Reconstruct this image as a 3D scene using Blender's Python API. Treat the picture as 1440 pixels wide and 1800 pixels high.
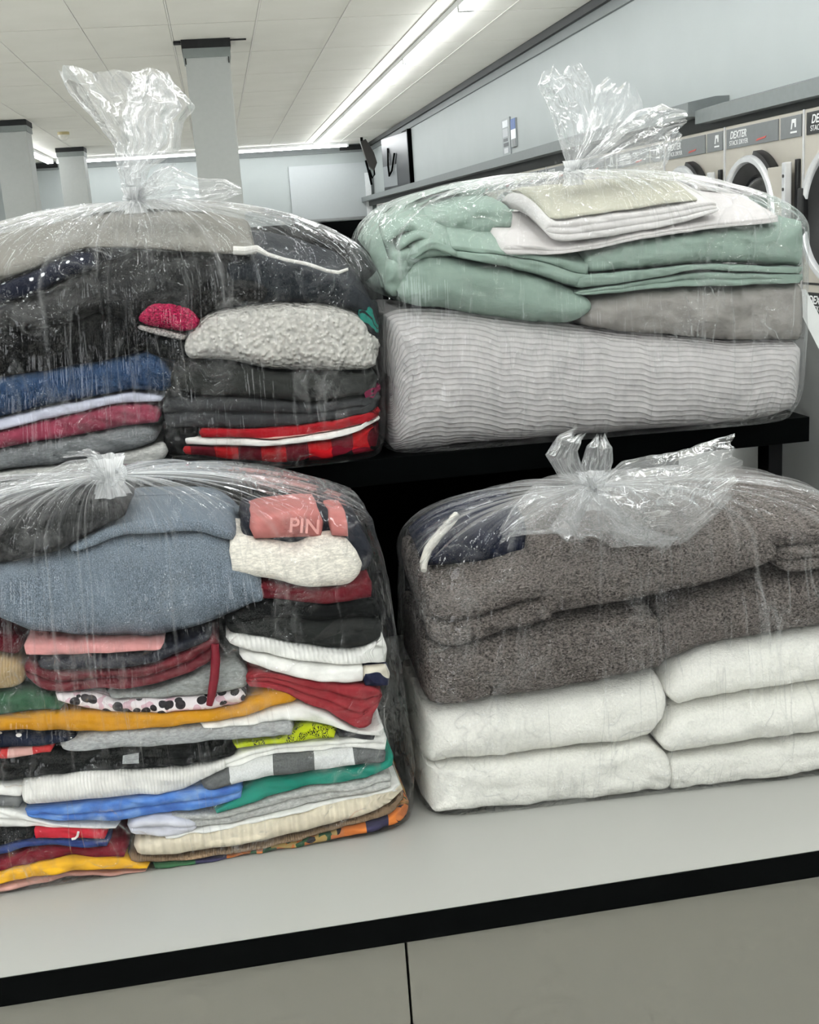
import bpy, bmesh, math, random
import numpy as np
from mathutils import Matrix, Vector

for o in list(bpy.data.objects): bpy.data.objects.remove(o)
SC = bpy.context.scene
COL = SC.collection

# ------------------------------------------------------------------ camera
YAW, PITCH, ROLL, FPX = 0.146216201, -0.242617763, -0.0696684398, 2022.2
CAM = np.array([0.0, 0.0, 1.65])
def _basis():
    f = np.array([math.sin(YAW)*math.cos(PITCH), math.cos(YAW)*math.cos(PITCH), math.sin(PITCH)])
    r = np.array([math.cos(YAW), -math.sin(YAW), 0.0]); u = np.cross(r, f)
    c, s = math.cos(ROLL), math.sin(ROLL)
    return c*r+s*u, -s*r+c*u, f
CR, CU, CF = _basis()
cd = bpy.data.cameras.new('camera'); cam = bpy.data.objects.new('camera', cd); COL.objects.link(cam)
cd.sensor_fit = 'HORIZONTAL'; cd.sensor_width = 36.0; cd.lens = FPX/1440*36.0; cd.clip_start = 0.05; cd.clip_end = 200
cam.matrix_world = Matrix(((CR[0],CU[0],-CF[0],CAM[0]),(CR[1],CU[1],-CF[1],CAM[1]),(CR[2],CU[2],-CF[2],CAM[2]),(0,0,0,1)))
SC.camera = cam

# ------------------------------------------------------------------ world, daylight, exposure
w = bpy.data.worlds.new('world'); SC.world = w; w.use_nodes = True
w.node_tree.nodes['Background'].inputs[0].default_value = (0.93, 0.97, 1.0, 1)
w.node_tree.nodes['Background'].inputs[1].default_value = 1.0
SC.view_settings.view_transform = 'Standard'; SC.view_settings.look = 'None'
SC.view_settings.exposure = 0.23; SC.view_settings.gamma = 1.0
SC.view_settings.use_curve_mapping = False
SC.cycles.transparent_max_bounces = 20
SC.cycles.max_bounces = 5
SC.cycles.diffuse_bounces = 4
SC.cycles.glossy_bounces = 2
SC.cycles.transmission_bounces = 2
SC.cycles.use_adaptive_sampling = True
SC.cycles.adaptive_threshold = 0.1
SC.cycles.adaptive_min_samples = 12
SC.cycles.caustics_refractive = False
SC.cycles.use_denoising = True
SC.cycles.sample_clamp_indirect = 6.0
def area_light(name, loc, rot, sx, sy, power, col):
    l = bpy.data.lights.new(name, 'AREA'); l.shape = 'RECTANGLE'; l.size = sx; l.size_y = sy; l.energy = power; l.color = col
    o = bpy.data.objects.new(name, l); COL.objects.link(o); o.location = loc; o.rotation_euler = rot
    return o
# daylight entering through the storefront glazing behind the photographer
for i, x in enumerate((-5.7, -3.4)):
    area_light('storefront_daylight', (x, -7.95, 1.75), (math.radians(90), 0, 0), 2.1 if i < 3 else 1.5, 2.1, 60 if i < 3 else 11, (0.95, 0.98, 1.0))
TUBE_STRENGTH = 25.0

# ------------------------------------------------------------------ helpers
def s2l(c):
    return tuple(((v/255)/12.92 if v/255 <= 0.04045 else ((v/255+0.055)/1.055)**2.4) for v in c)
def ray(x, y): return CF + (x-720)/FPX*CR - (y-900)/FPX*CU
def atY(x, y, v): d = ray(x, y); return CAM + d*((v-CAM[1])/d[1])
def tag(o, label=None, cat=None, group=None, kind=None):
    if label: o['label'] = label
    if cat: o['category'] = cat
    if group: o['group'] = group
    if kind: o['kind'] = kind
    return o
def empty(name, loc=(0,0,0)):
    o = bpy.data.objects.new(name, None); COL.objects.link(o); o.location = loc; o.empty_display_size = 0.05
    return o
def mesh_obj(name, me, mat=None, parent=None):
    o = bpy.data.objects.new(name, me); COL.objects.link(o)
    if mat: me.materials.append(mat)
    if parent:
        o.parent = parent
        o.matrix_parent_inverse = Matrix.Translation(-Vector(parent.location))
    return o
def smooth(me, on=True):
    me.polygons.foreach_set('use_smooth', [on]*len(me.polygons))
class MB:
    def __init__(s): s.bm = bmesh.new()
    def box(s, a, b, bev=0.0):
        a, b = Vector(a), Vector(b)
        r = bmesh.ops.create_cube(s.bm, size=1.0)
        for v in r['verts']: v.co = Vector(((a.x+b.x)/2+v.co.x*(b.x-a.x), (a.y+b.y)/2+v.co.y*(b.y-a.y), (a.z+b.z)/2+v.co.z*(b.z-a.z)))
        if bev:
            es = list({e for v in r['verts'] for e in v.link_edges})
            bmesh.ops.bevel(s.bm, geom=es, offset=bev, segments=2, affect='EDGES', profile=0.6)
        return s
    def prism(s, pts, ax, a, b):
        # closed outline pts (2D) extruded along axis ax ('x','y') from a to b
        def P(p, t): return (t, p[0], p[1]) if ax == 'x' else ((p[0], t, p[1]) if ax == 'y' else (p[0], p[1], t))
        lo = [s.bm.verts.new(P(p, a)) for p in pts]; hi = [s.bm.verts.new(P(p, b)) for p in pts]
        n = len(pts)
        s.bm.faces.new(lo[::-1]); s.bm.faces.new(hi)
        for i in range(n): s.bm.faces.new((lo[i], lo[(i+1) % n], hi[(i+1) % n], hi[i]))
        return s
    def tube(s, pts, r, seg=8):
        pts = [Vector(p) for p in pts]; rings = []
        for i, p in enumerate(pts):
            d = (pts[min(i+1, len(pts)-1)]-pts[max(i-1, 0)]).normalized()
            a = d.orthogonal().normalized() if abs(d.z) > 0.99 else d.cross(Vector((0,0,1))).normalized(); b = d.cross(a)
            rr = r[i] if isinstance(r, (list, tuple)) else r
            rings.append([s.bm.verts.new(p+rr*(math.cos(t)*a+math.sin(t)*b)) for t in [2*math.pi*k/seg for k in range(seg)]])
        for q in range(len(rings)-1):
            for k in range(seg): s.bm.faces.new((rings[q][k], rings[q][(k+1) % seg], rings[q+1][(k+1) % seg], rings[q+1][k]))
        s.bm.faces.new(rings[0][::-1]); s.bm.faces.new(rings[-1])
        return s
    def ringx(s, c, prof, seg=48, a0=0, a1=2*math.pi):
        # lathe around the X axis through c; prof = [(radius, x)]
        full = abs(a1-a0-2*math.pi) < 1e-6
        n = seg if full else seg+1
        rings = []
        for k in range(n):
            t = a0+(a1-a0)*k/seg
            rings.append([s.bm.verts.new((c[0]+x, c[1]+r*math.cos(t), c[2]+r*math.sin(t))) for r, x in prof])
        for k in range(seg):
            A, B = rings[k], rings[(k+1) % n]
            for q in range(len(prof)-1): s.bm.faces.new((A[q], A[q+1], B[q+1], B[q]))
        return s
    def disc(s, c, r, seg=48):
        s.bm.faces.new([s.bm.verts.new((c[0], c[1]+r*math.cos(2*math.pi*k/seg), c[2]+r*math.sin(2*math.pi*k/seg))) for k in range(seg)])
        return s
    def build(s, name, mat=None, parent=None, sm=False):
        bmesh.ops.recalc_face_normals(s.bm, faces=s.bm.faces)
        me = bpy.data.meshes.new(name); s.bm.to_mesh(me); s.bm.free()
        if sm:
            smooth(me)
            try: me.set_sharp_from_angle(angle=math.radians(40))
            except Exception: pass
        return mesh_obj(name, me, mat, parent)
def text_obj(name, body, size, M, mat, parent, extrude=0.0005, shear=0.0, weight=0.0):
    c = bpy.data.curves.new('t', 'FONT'); c.body = body; c.size = size; c.extrude = extrude; c.shear = shear; c.offset = weight
    t = bpy.data.objects.new('t', c); COL.objects.link(t)
    dg = bpy.context.evaluated_depsgraph_get()
    me = bpy.data.meshes.new_from_object(t.evaluated_get(dg)); bpy.data.objects.remove(t)
    me.transform(M); me.name = name
    me.materials.clear()
    return mesh_obj(name, me, mat, parent)

# numpy gradient noise ---------------------------------------------------
_rs = np.random.RandomState(7)
_perm = np.tile(_rs.permutation(256), 3)
_grad = _rs.normal(size=(256, 3)); _grad /= np.linalg.norm(_grad, axis=1)[:, None]
def pn(x, y, z):
    x, y, z = np.broadcast_arrays(np.asarray(x, float), np.asarray(y, float), np.asarray(z, float))
    xi, yi, zi = np.floor(x).astype(int), np.floor(y).astype(int), np.floor(z).astype(int)
    xf, yf, zf = x-xi, y-yi, z-zi
    u, v, w_ = [t*t*t*(t*(t*6-15)+10) for t in (xf, yf, zf)]
    def g(i, j, k):
        h = _perm[_perm[_perm[(xi+i) & 255]+((yi+j) & 255)]+((zi+k) & 255)]
        G = _grad[h]
        return G[..., 0]*(xf-i)+G[..., 1]*(yf-j)+G[..., 2]*(zf-k)
    L = lambda a, b, t: a+(b-a)*t
    return 1.5*L(L(L(g(0,0,0), g(1,0,0), u), L(g(0,1,0), g(1,1,0), u), v), L(L(g(0,0,1), g(1,0,1), u), L(g(0,1,1), g(1,1,1), u), v), w_)
def ridge(x, y, z): return 1-np.abs(pn(x, y, z))*2

# ------------------------------------------------------------------ materials
class NT:
    def __init__(s, name):
        s.m = bpy.data.materials.new(name); s.m.use_nodes = True; s.t = s.m.node_tree; s.N = s.t.nodes; s.L = s.t.links
        s.b = s.N['Principled BSDF']; s.out = s.N['Material Output']
    def n(s, typ, **kw):
        x = s.N.new(typ)
        for k, v in kw.items(): setattr(x, k, v)
        return x
    def setv(s, node, key, val):
        if hasattr(val, 'is_output') or isinstance(val, bpy.types.NodeSocket): s.L.new(val, node.inputs[key])
        else: node.inputs[key].default_value = val
    def math(s, op, a, b=0.0, c=None):
        x = s.n('ShaderNodeMath', operation=op)
        s.setv(x, 0, a); s.setv(x, 1, b)
        if c is not None: s.setv(x, 2, c)
        return x.outputs[0]
    def uv(s): return s.n('ShaderNodeTexCoord').outputs['UV']
    def obj(s): return s.n('ShaderNodeTexCoord').outputs['Object']
    def sep(s, v):
        x = s.n('ShaderNodeSeparateXYZ'); s.L.new(v, x.inputs[0]); return x.outputs
    def mapv(s, v, scale=(1,1,1), rot=(0,0,0)):
        x = s.n('ShaderNodeMapping'); s.L.new(v, x.inputs[0]); x.inputs['Scale'].default_value = scale; x.inputs['Rotation'].default_value = rot
        return x.outputs[0]
    def noise(s, v, scale, detail=4, rough=0.5, typ=None, out=0):
        x = s.n('ShaderNodeTexNoise'); s.L.new(v, x.inputs['Vector']); x.inputs['Scale'].default_value = scale; x.inputs['Detail'].default_value = detail; x.inputs['Roughness'].default_value = rough
        if typ: x.noise_type = typ
        return x.outputs[out]
    def voro(s, v, scale, feature='F1', rnd=1.0, out='Distance'):
        x = s.n('ShaderNodeTexVoronoi', feature=feature); s.L.new(v, x.inputs['Vector']); x.inputs['Scale'].default_value = scale; x.inputs['Randomness'].default_value = rnd
        return x.outputs[out]
    def ramp(s, fac, stops, interp='LINEAR'):
        x = s.n('ShaderNodeValToRGB'); s.L.new(fac, x.inputs[0]); cr = x.color_ramp; cr.interpolation = interp
        while len(cr.elements) < len(stops): cr.elements.new(0.5)
        for e, (p, c) in zip(cr.elements, stops):
            e.position = p; e.color = (*c, 1) if len(c) == 3 else c
        return x.outputs[0]
    def mix(s, fac, a, b, blend='MIX'):
        x = s.n('ShaderNodeMix', data_type='RGBA', blend_type=blend)
        s.setv(x, 0, fac)
        s.setv(x, 6, (*a, 1) if isinstance(a, tuple) and len(a) == 3 else a); s.setv(x, 7, (*b, 1) if isinstance(b, tuple) and len(b) == 3 else b)
        return x.outputs[2]
    def bump(s, h, strength, dist, normal=None):
        x = s.n('ShaderNodeBump'); s.L.new(h, x.inputs['Height']); x.inputs['Strength'].default_value = strength; x.inputs['Distance'].default_value = dist
        if normal: s.L.new(normal, x.inputs['Normal'])
        return x.outputs[0]
    def fin(s, col=None, rough=0.6, normal=None, metal=0.0, spec=0.5):
        if col is not None:
            s.setv(s.b, 'Base Color', (*col, 1) if isinstance(col, tuple) and len(col) == 3 else col)
        s.setv(s.b, 'Roughness', rough); s.setv(s.b, 'Metallic', metal); s.setv(s.b, 'Specular IOR Level', spec)
        if normal: s.L.new(normal, s.b.inputs['Normal'])
        return s.m
def plain(name, rgb, rough=0.5, metal=0.0, nz=0.04, scale=30, spec=0.5):
    t = NT(name); c = s2l(rgb); n = t.noise(t.obj(), scale, 3)
    a = tuple(max(0, v*(1-nz)) for v in c); b = tuple(min(1, v*(1+nz)) for v in c)
    return t.fin(t.ramp(n, [(0.3, a), (0.7, b)]), rough, None, metal, spec)
def emit(name, rgb, st):
    t = NT(name); e = t.n('ShaderNodeEmission'); e.inputs[0].default_value = (*rgb, 1); e.inputs[1].default_value = st
    t.L.new(e.outputs[0], t.out.inputs[0]); return t.m

def cloth(name, rgb, kind='plain', rgb2=None, period=0.004, segs=None, width=0.3, rough=0.9, var=0.12, scale=1.0):
    t = NT(name); c = s2l(rgb); uv = t.uv(); ob = t.obj(); col = None; nrm = None
    dk = lambda q, f: tuple(min(1, v*f) for v in q)
    u, v = t.sep(uv)[0], t.sep(uv)[1]
    fine = t.noise(ob, 700*scale, 3); soft = t.noise(ob, 60*scale, 4)
    shade = t.ramp(soft, [(0.25, dk(c, 1-var)), (0.75, dk(c, 1+var))])
    nrm = t.bump(fine, 0.35, 0.0006)
    nrm = t.bump(t.noise(t.mapv(ob, (25, 25, 70)), 1.0, 4), 0.5, 0.004, nrm)
    spec = 0.07
    if kind == 'heather':
        n = t.noise(t.mapv(ob, (160, 160, 420)), 1.0, 4, 0.7)
        shade = t.ramp(n, [(0.3, dk(c, 0.7)), (0.5, c), (0.7, dk(c, 1.35))])
    elif kind == 'terry':
        n = t.noise(t.mapv(ob, (1, 1, 1.5)), 300*scale, 4, 0.7); n2 = t.voro(t.mapv(ob, (1, 1, 1.6)), 260*scale)
        shade = t.ramp(n, [(0.36, dk(c, 0.38)), (0.6, dk(c, 1.4))])
        nrm = t.bump(n, 1.0, 0.006, t.bump(n2, 0.8, 0.003))
    elif kind == 'fleece':
        n = t.noise(ob, 300*scale, 5, 0.7)
        shade = t.ramp(n, [(0.25, dk(c, 0.88)), (0.6, dk(c, 1.03))])
        nrm = t.bump(n, 0.8, 0.004, t.bump(t.noise(ob, 55, 3), 0.6, 0.008))
    elif kind == 'sherpa':
        n = t.voro(ob, 150, 'SMOOTH_F1'); n2 = t.noise(ob, 600, 3)
        shade = t.ramp(n, [(0.1, dk(c, 1.08)), (0.6, dk(c, 0.72))])  # crevice shade between the lumps is put into the colour
        inv = t.math('SUBTRACT', 1.0, n)
        nrm = t.bump(inv, 1.0, 0.008, t.bump(n2, 0.4, 0.002))
    elif kind == 'denim':
        n = t.noise(t.mapv(ob, (900, 900, 520)), 1.0, 3, 0.7); n3 = t.noise(ob, 14, 3)
        shade = t.ramp(n, [(0.32, dk(c, 0.42)), (0.5, c), (0.68, dk(c, 1.9))])
        shade = t.mix(t.ramp(n3, [(0.35, (0,0,0)), (0.7, (0.35,)*3)]), shade, dk(c, 1.35))
        nrm = t.bump(n, 0.7, 0.0015, nrm)
    elif kind in ('rib', 'rib_h'):
        ax = u if kind == 'rib' else v
        wv = t.math('SINE', t.math('MULTIPLY', ax, 2*math.pi/period))
        shade = t.mix(t.math('MULTIPLY_ADD', wv, 0.25, 0.25), shade, dk(c, 0.86))
        nrm = t.bump(wv, 0.5, period*0.22, nrm)
    elif kind == 'waffle':
        wu = t.math('SINE', t.math('MULTIPLY', u, 2*math.pi/0.0125)); wv = t.math('SINE', t.math('MULTIPLY', v, 2*math.pi/0.017))
        h = t.math('ADD', t.math('MULTIPLY', wu, 0.12), t.math('POWER', t.math('ABSOLUTE', wv), 0.35))
        shade = t.mix(t.math('MULTIPLY_ADD', h, -0.22, 0.26), shade, dk(c, 0.8))
        nrm = t.bump(h, 0.7, 0.003, t.bump(t.noise(ob, 40, 3), 0.5, 0.006))
    elif kind == 'check':
        fr = t.math('DIVIDE', u, width)
        stops = [(p, s2l(q)) for p, q in segs]
        shade = t.mix(0.35, t.ramp(fr, stops, 'CONSTANT'), t.ramp(t.noise(ob, 500, 3, 0.7), [(0.3, (0.05,)*3), (0.7, (0.9,)*3)]), 'OVERLAY')
    elif kind == 'segs':
        fr = t.math('DIVIDE', u, width)
        shade = t.ramp(fr, [(p, s2l(q)) for p, q in segs], 'CONSTANT')
    elif kind == 'band':      # stripes along v (around the fold), v in metres from the top of the front
        shade = t.ramp(t.math('DIVIDE', v, width), [(p, s2l(q)) for p, q in segs], 'CONSTANT')
    elif kind == 'dots':
        d = t.voro(t.mapv(uv, (1, 1, 0)), 1/period, 'F1', 0.25)
        shade = t.mix(t.ramp(d, [(0.0, (1,)*3), (0.16, (0,)*3)], 'CONSTANT'), c, s2l(rgb2))
    elif kind == 'leopard':
        d = t.voro(t.mapv(uv, (1, 1.0, 0)), 74, 'F1', 0.9); p = t.noise(uv, 60, 1)
        spots = t.ramp(d, [(0.0, (0.030, 0.026, 0.030)), (0.47, s2l((228, 220, 222)))], 'CONSTANT')
        pink = t.ramp(p, [(0.0, (0,)*3), (0.56, (0.9,)*3)], 'CONSTANT')
        shade = t.mix(t.math('MULTIPLY', pink, t.ramp(d, [(0, (0,)*3), (0.47, (1,)*3)], 'CONSTANT')), spots, s2l((205, 168, 180)))
    elif kind == 'tiedye':
        n = t.noise(t.mapv(uv, (1.0, 1.4, 0)), 26, 3, 0.5)
        shade = t.ramp(n, [(0.3, s2l((58, 96, 172))), (0.5, s2l((82, 128, 200))), (0.72, s2l((142, 176, 218)))])
    elif kind == 'scribble':
        wv = t.n('ShaderNodeTexWave', wave_type='BANDS', bands_direction='X'); t.L.new(uv, wv.inputs[0]); wv.inputs['Scale'].default_value = 90; wv.inputs['Distortion'].default_value = 14; wv.inputs['Detail'].default_value = 3; wv.inputs['Detail Scale'].default_value = 2.5
        gap = t.ramp(t.noise(uv, 45, 1), [(0.0, (0,)*3), (0.5, (1,)*3)], 'CONSTANT')
        m = t.math('MULTIPLY', t.ramp(wv.outputs['Fac'], [(0, (0,)*3), (0.6, (1,)*3)], 'CONSTANT'), gap)
        shade = t.mix(m, c, (0.012, 0.012, 0.01))
    elif kind == 'plaid':
        a = t.ramp(t.math('FRACT', t.math('DIVIDE', t.math('ADD', u, rgb2[0]), period)), [(0, (0,)*3), (0.5, (1,)*3)], 'CONSTANT')
        b = t.ramp(t.math('FRACT', t.math('DIVIDE', t.math('ADD', v, rgb2[1]), period)), [(0, (0,)*3), (0.5, (1,)*3)], 'CONSTANT')
        f = t.math('MULTIPLY', t.math('ADD', a, b), 0.5)
        shade = t.ramp(f, [(0, c), (0.4, s2l((88, 14, 26))), (0.9, (0.006, 0.005, 0.005))], 'CONSTANT')
    elif kind == 'print':
        fr = t.math('DIVIDE', u, width)
        base = t.ramp(fr, [(p, s2l(q)) for p, q in segs], 'CONSTANT')
        d = t.voro(t.mapv(uv, (1, 1, 0)), 110, 'F1', 0.8, 'Color')
        spots = t.ramp(t.math('ADD', t.sep(d)[0], 0.0), [(0, s2l((196, 118, 70))), (0.35, s2l((60, 92, 66))), (0.6, s2l((178, 150, 92))), (0.8, s2l((60, 58, 62)))], 'CONSTANT')
        m = t.ramp(fr, [(0, (0,)*3), (0.36, (1,)*3), (0.73, (0,)*3), (0.945, (1,)*3)], 'CONSTANT')
        shade = t.mix(m, base, spots)
    elif kind == 'shiny':
        shade = t.ramp(soft, [(0.3, dk(c, 0.8)), (0.7, dk(c, 1.2))]); rough = min(rough, 0.42); spec = 0.25
    m = t.fin(shade, rough, nrm, 0.0, spec)
    try:
        t.b.inputs['Sheen Weight'].default_value = 0.015 if kind not in ('shiny',) else 0.0
        t.b.inputs['Sheen Roughness'].default_value = 0.5
    except Exception: pass
    return m

def film_material(name='clear_polythene', haze=0.012, crumple=1.0, spec=0.48, rough=0.045, streak=1.0):
    t = NT(name); N, L = t.N, t.L
    uv = t.uv(); ob = t.obj()
    at = t.n('ShaderNodeAttribute', attribute_name='gather'); g = at.outputs['Fac']
    st = t.noise(t.mapv(uv, (70, 2.2, 1)), 1.0, 3, 0.6)
    st2 = t.noise(t.mapv(uv, (190, 3.0, 1)), 1.0, 2, 0.6)
    def crest(v, scale, p, detail=2.0):
        n = t.noise(v, scale, detail, 0.45)
        return t.math('POWER', t.math('SUBTRACT', 1.0, t.math('MINIMUM', t.math('ABSOLUTE', t.math('MULTIPLY_ADD', n, 3.2, -1.6)), 1.0)), p)
    # thin sharp wrinkle lines: some run down from the knot, some are irregular crinkles
    c1 = crest(t.mapv(uv, (34, 4.5, 1)), 1.0, 26)
    c2 = crest(ob, 21, 12, 2.0)
    c3 = crest(ob, 55, 8, 1.0)
    patch = t.ramp(t.noise(ob, 9, 1), [(0.46, (0,)*3), (0.60, (1,)*3)])
    patch2 = t.ramp(t.noise(t.mapv(ob, (1.3, 1, 1)), 6.5, 1), [(0.44, (0,)*3), (0.58, (1,)*3)])
    c2 = t.math('MULTIPLY', c2, patch); c3 = t.math('MULTIPLY', c3, t.math('MULTIPLY', patch, patch2)); c1 = t.math('MULTIPLY', c1, patch2)
    H = t.math('MULTIPLY', st, 0.0026*streak)
    for hgt, k_ in ((st2, 0.0009*streak), (c1, 0.0028*streak), (c2, 0.0050*crumple), (c3, 0.0024*crumple)):
        H = t.math('MULTIPLY_ADD', hgt, k_, H)
    nrm = t.bump(H, 1.0, 1.0)
    fr = t.n('ShaderNodeFresnel'); fr.inputs['IOR'].default_value = 1.5; L.new(nrm, fr.inputs['Normal'])
    gl = t.n('ShaderNodeBsdfGlossy'); gl.inputs['Roughness'].default_value = rough; gl.inputs['Color'].default_value = (1, 1, 1, 1); L.new(nrm, gl.inputs['Normal'])
    tr = t.n('ShaderNodeBsdfTransparent'); tr.inputs['Color'].default_value = (0.988, 0.99, 0.99, 1)
    df = t.n('ShaderNodeBsdfDiffuse'); df.inputs['Color'].default_value = (0.92, 0.93, 0.93, 1)
    tl = t.n('ShaderNodeBsdfTranslucent'); tl.inputs['Color'].default_value = (0.92, 0.93, 0.93, 1)
    hz = t.n('ShaderNodeMixShader'); hz.inputs[0].default_value = 0.5; L.new(df.outputs[0], hz.inputs[1]); L.new(tl.outputs[0], hz.inputs[2])
    # haze: a little everywhere, more where the film is gathered into pleats (several layers thick), folded over or seen edge-on
    lw = t.n('ShaderNodeLayerWeight'); lw.inputs['Blend'].default_value = 0.5
    pl = t.math('ADD', t.math('MULTIPLY', t.ramp(st2, [(0.44, (0.12,)*3), (0.62, (1,)*3)]), 0.6), t.math('MULTIPLY', t.ramp(st, [(0.48, (0.05,)*3), (0.62, (1,)*3)]), 0.6))
    f = t.math('ADD', haze, t.math('MULTIPLY', g, t.math('MULTIPLY', pl, 0.75)))
    cs = t.math('ADD', t.math('MULTIPLY', c1, 0.13*streak), t.math('ADD', t.math('MULTIPLY', c2, 0.10), t.math('MULTIPLY', c3, 0.06)))
    f = t.math('ADD', f, cs)
    f = t.math('ADD', f, t.math('MULTIPLY', t.math('POWER', lw.outputs['Facing'], 3.0), 0.08))
    f = t.math('MINIMUM', f, 0.85)
    m1 = t.n('ShaderNodeMixShader'); L.new(f, m1.inputs[0]); L.new(tr.outputs[0], m1.inputs[1]); L.new(hz.outputs[0], m1.inputs[2])
    m2 = t.n('ShaderNodeMixShader'); L.new(t.math('MINIMUM', t.math('MULTIPLY', fr.outputs[0], spec), 0.38), m2.inputs[0]); L.new(m1.outputs[0], m2.inputs[1]); L.new(gl.outputs[0], m2.inputs[2])
    L.new(m2.outputs[0], t.out.inputs[0])
    return t.m
# ------------------------------------------------------------------ room shell
CEIL = 3.115
M_wall = plain('wall_paint', (164, 170, 169), 0.6, nz=0.02, scale=3)
M_trimg = plain('grey_trim', (112, 117, 117), 0.5)
M_dark = plain('dark_gap', (22, 23, 24), 0.7)
M_floor = plain('floor_vinyl', (236, 235, 231), 0.35, nz=0.06, scale=8)
M_grid = plain('ceiling_grid', (228, 225, 218), 0.5)
M_black = plain('black_laminate', (2, 3, 3), 0.5, spec=0.03)
M_blackm = plain('black_metal', (6, 6, 7), 0.45, spec=0.15)
def tile_mat():
    t = NT('ceiling_tile'); ob = t.obj(); n = t.noise(ob, 260, 4, 0.7); m = t.noise(ob, 2.2, 3)
    c = t.mix(t.ramp(m, [(0.35, (0,)*3), (0.75, (0.5,)*3)]), s2l((234, 232, 224)), s2l((222, 220, 211)))
    c = t.mix(t.ramp(n, [(0.55, (0,)*3), (0.75, (0.25,)*3)]), c, s2l((150, 147, 140)))
    return t.fin(c, 0.9, t.bump(n, 0.4, 0.003), 0, 0.2)
M_tile = tile_mat()
def struct(o): o['kind'] = 'structure'; return o
XW, YB, XL, YF = 2.86, 21.0, -7.0, -8.0
struct(MB().box((XL, YF, -0.1), (3.4, YB, 0)).build('floor', M_floor))
ceil = struct(MB().box((XL, YF, CEIL+0.03), (3.4, YB, CEIL+0.1)).build('ceiling', M_dark))
xs = [-0.16+0.6*k for k in range(-7, 6)]; ys = [8.68+1.36*k for k in range(-2, 10)]
tile_me = {}
for i, x in enumerate(xs):
    x1 = min(x+0.6, XW-0.06)
    if x1-x < 0.1: continue
    for j, y in enumerate(ys):
        y1 = min(y+1.36, YB)
        if y1-y < 0.1: continue
        key = (round(x1-x, 3), round(y1-y, 3))
        if key not in tile_me:
            o = MB().box((0.008, 0.006, 0), (key[0]-0.008, key[1]-0.006, 0.02)).build('ceiling_tile', M_tile, ceil); tile_me[key] = o.data
        else:
            o = mesh_obj('ceiling_tile', tile_me[key], None, ceil)
        o.location = (x, y, CEIL)
for x in xs[1:]:
    o = MB().box((x-0.0055, ys[0], CEIL-0.004), (x+0.0055, YB, CEIL+0.012)).build('grid_bar', M_grid, ceil)
MB().box((XL, YF, CEIL), (3.0, ys[0]-0.004, CEIL+0.02)).build('ceiling_panel', M_tile, ceil)
MB().box((XL, ys[0], CEIL), (xs[0]-0.004, YB, CEIL+0.02)).build('ceiling_panel', M_tile, ceil)
# walls
rw = struct(MB().box((XW, YF, 2.06), (XW+0.1, YB, CEIL+0.03)).build('wall_right', M_wall))
MB().box((3.3, YF, 0), (3.4, YB, 2.06)).build('wall_base', M_wall, rw)
struct(MB().box((XL, YB, 0), (3.4, YB+0.1, CEIL+0.1)).build('wall_back', M_wall))
struct(MB().box((XL-0.1, YF, 0), (XL, YB, CEIL+0.1)).build('wall_left', M_wall))
fw = struct(MB().box((XL, YF-0.1, 0), (-2.3, YF, 0.65)).box((XL, YF-0.1, 2.85), (-2.3, YF, CEIL+0.1)).box((-2.3, YF-0.1, 0), (3.4, YF, CEIL+0.1)).build('wall_front', plain('shopfront_panel', (104, 108, 108), 0.7)))
for x in (-6.9, -4.55, -2.3):
    MB().box((x-0.05, YF-0.1, 0.65), (x+0.05, YF, 2.85)).build('mullion', M_trimg, fw)
# ceiling edge strips and mouldings
struct(MB().box((XW-0.06, YF, 3.055), (XW, YB, CEIL+0.01)).build('trim_1', plain('gap_shadow_strip', (52, 54, 55), 0.6)))  # dark strip stands in for the shade in the gap under the ceiling
struct(MB().box((XW-0.025, YF, 2.985), (XW, YB, 3.055)).build('trim_2', M_trimg))
struct(MB().box((XL, YB-0.03, 2.985), (XW, YB, CEIL)).build('trim_3', M_trimg))
struct(MB().box((2.30, YB-0.05, 3.02), (2.80, YB-0.03, 3.10)).build('trim_4', M_dark))
struct(MB().box((-3.0, YB-0.05, 3.02), (-2.5, YB-0.03, 3.10)).build('trim_5', M_dark))
# bulkhead ledge above the dryers
struct(MB().prism([(2.66, 2.087), (2.86, 2.087), (2.86, 2.19), (2.80, 2.19), (2.66, 2.158)], 'y', 2.4, 6.30).build('trim_6', M_trimg))
struct(MB().prism([(2.62, 2.13), (2.86, 2.13), (2.86, 2.23), (2.78, 2.23), (2.62, 2.205)], 'y', 6.30, YB-0.04).build('trim_7', M_trimg))
struct(MB().box((2.74, 2.4, 2.048), (2.86, YB-0.04, 2.13)).build('trim_8', plain('bulkhead_shadow_board', (64, 66, 66), 0.6)))

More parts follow.
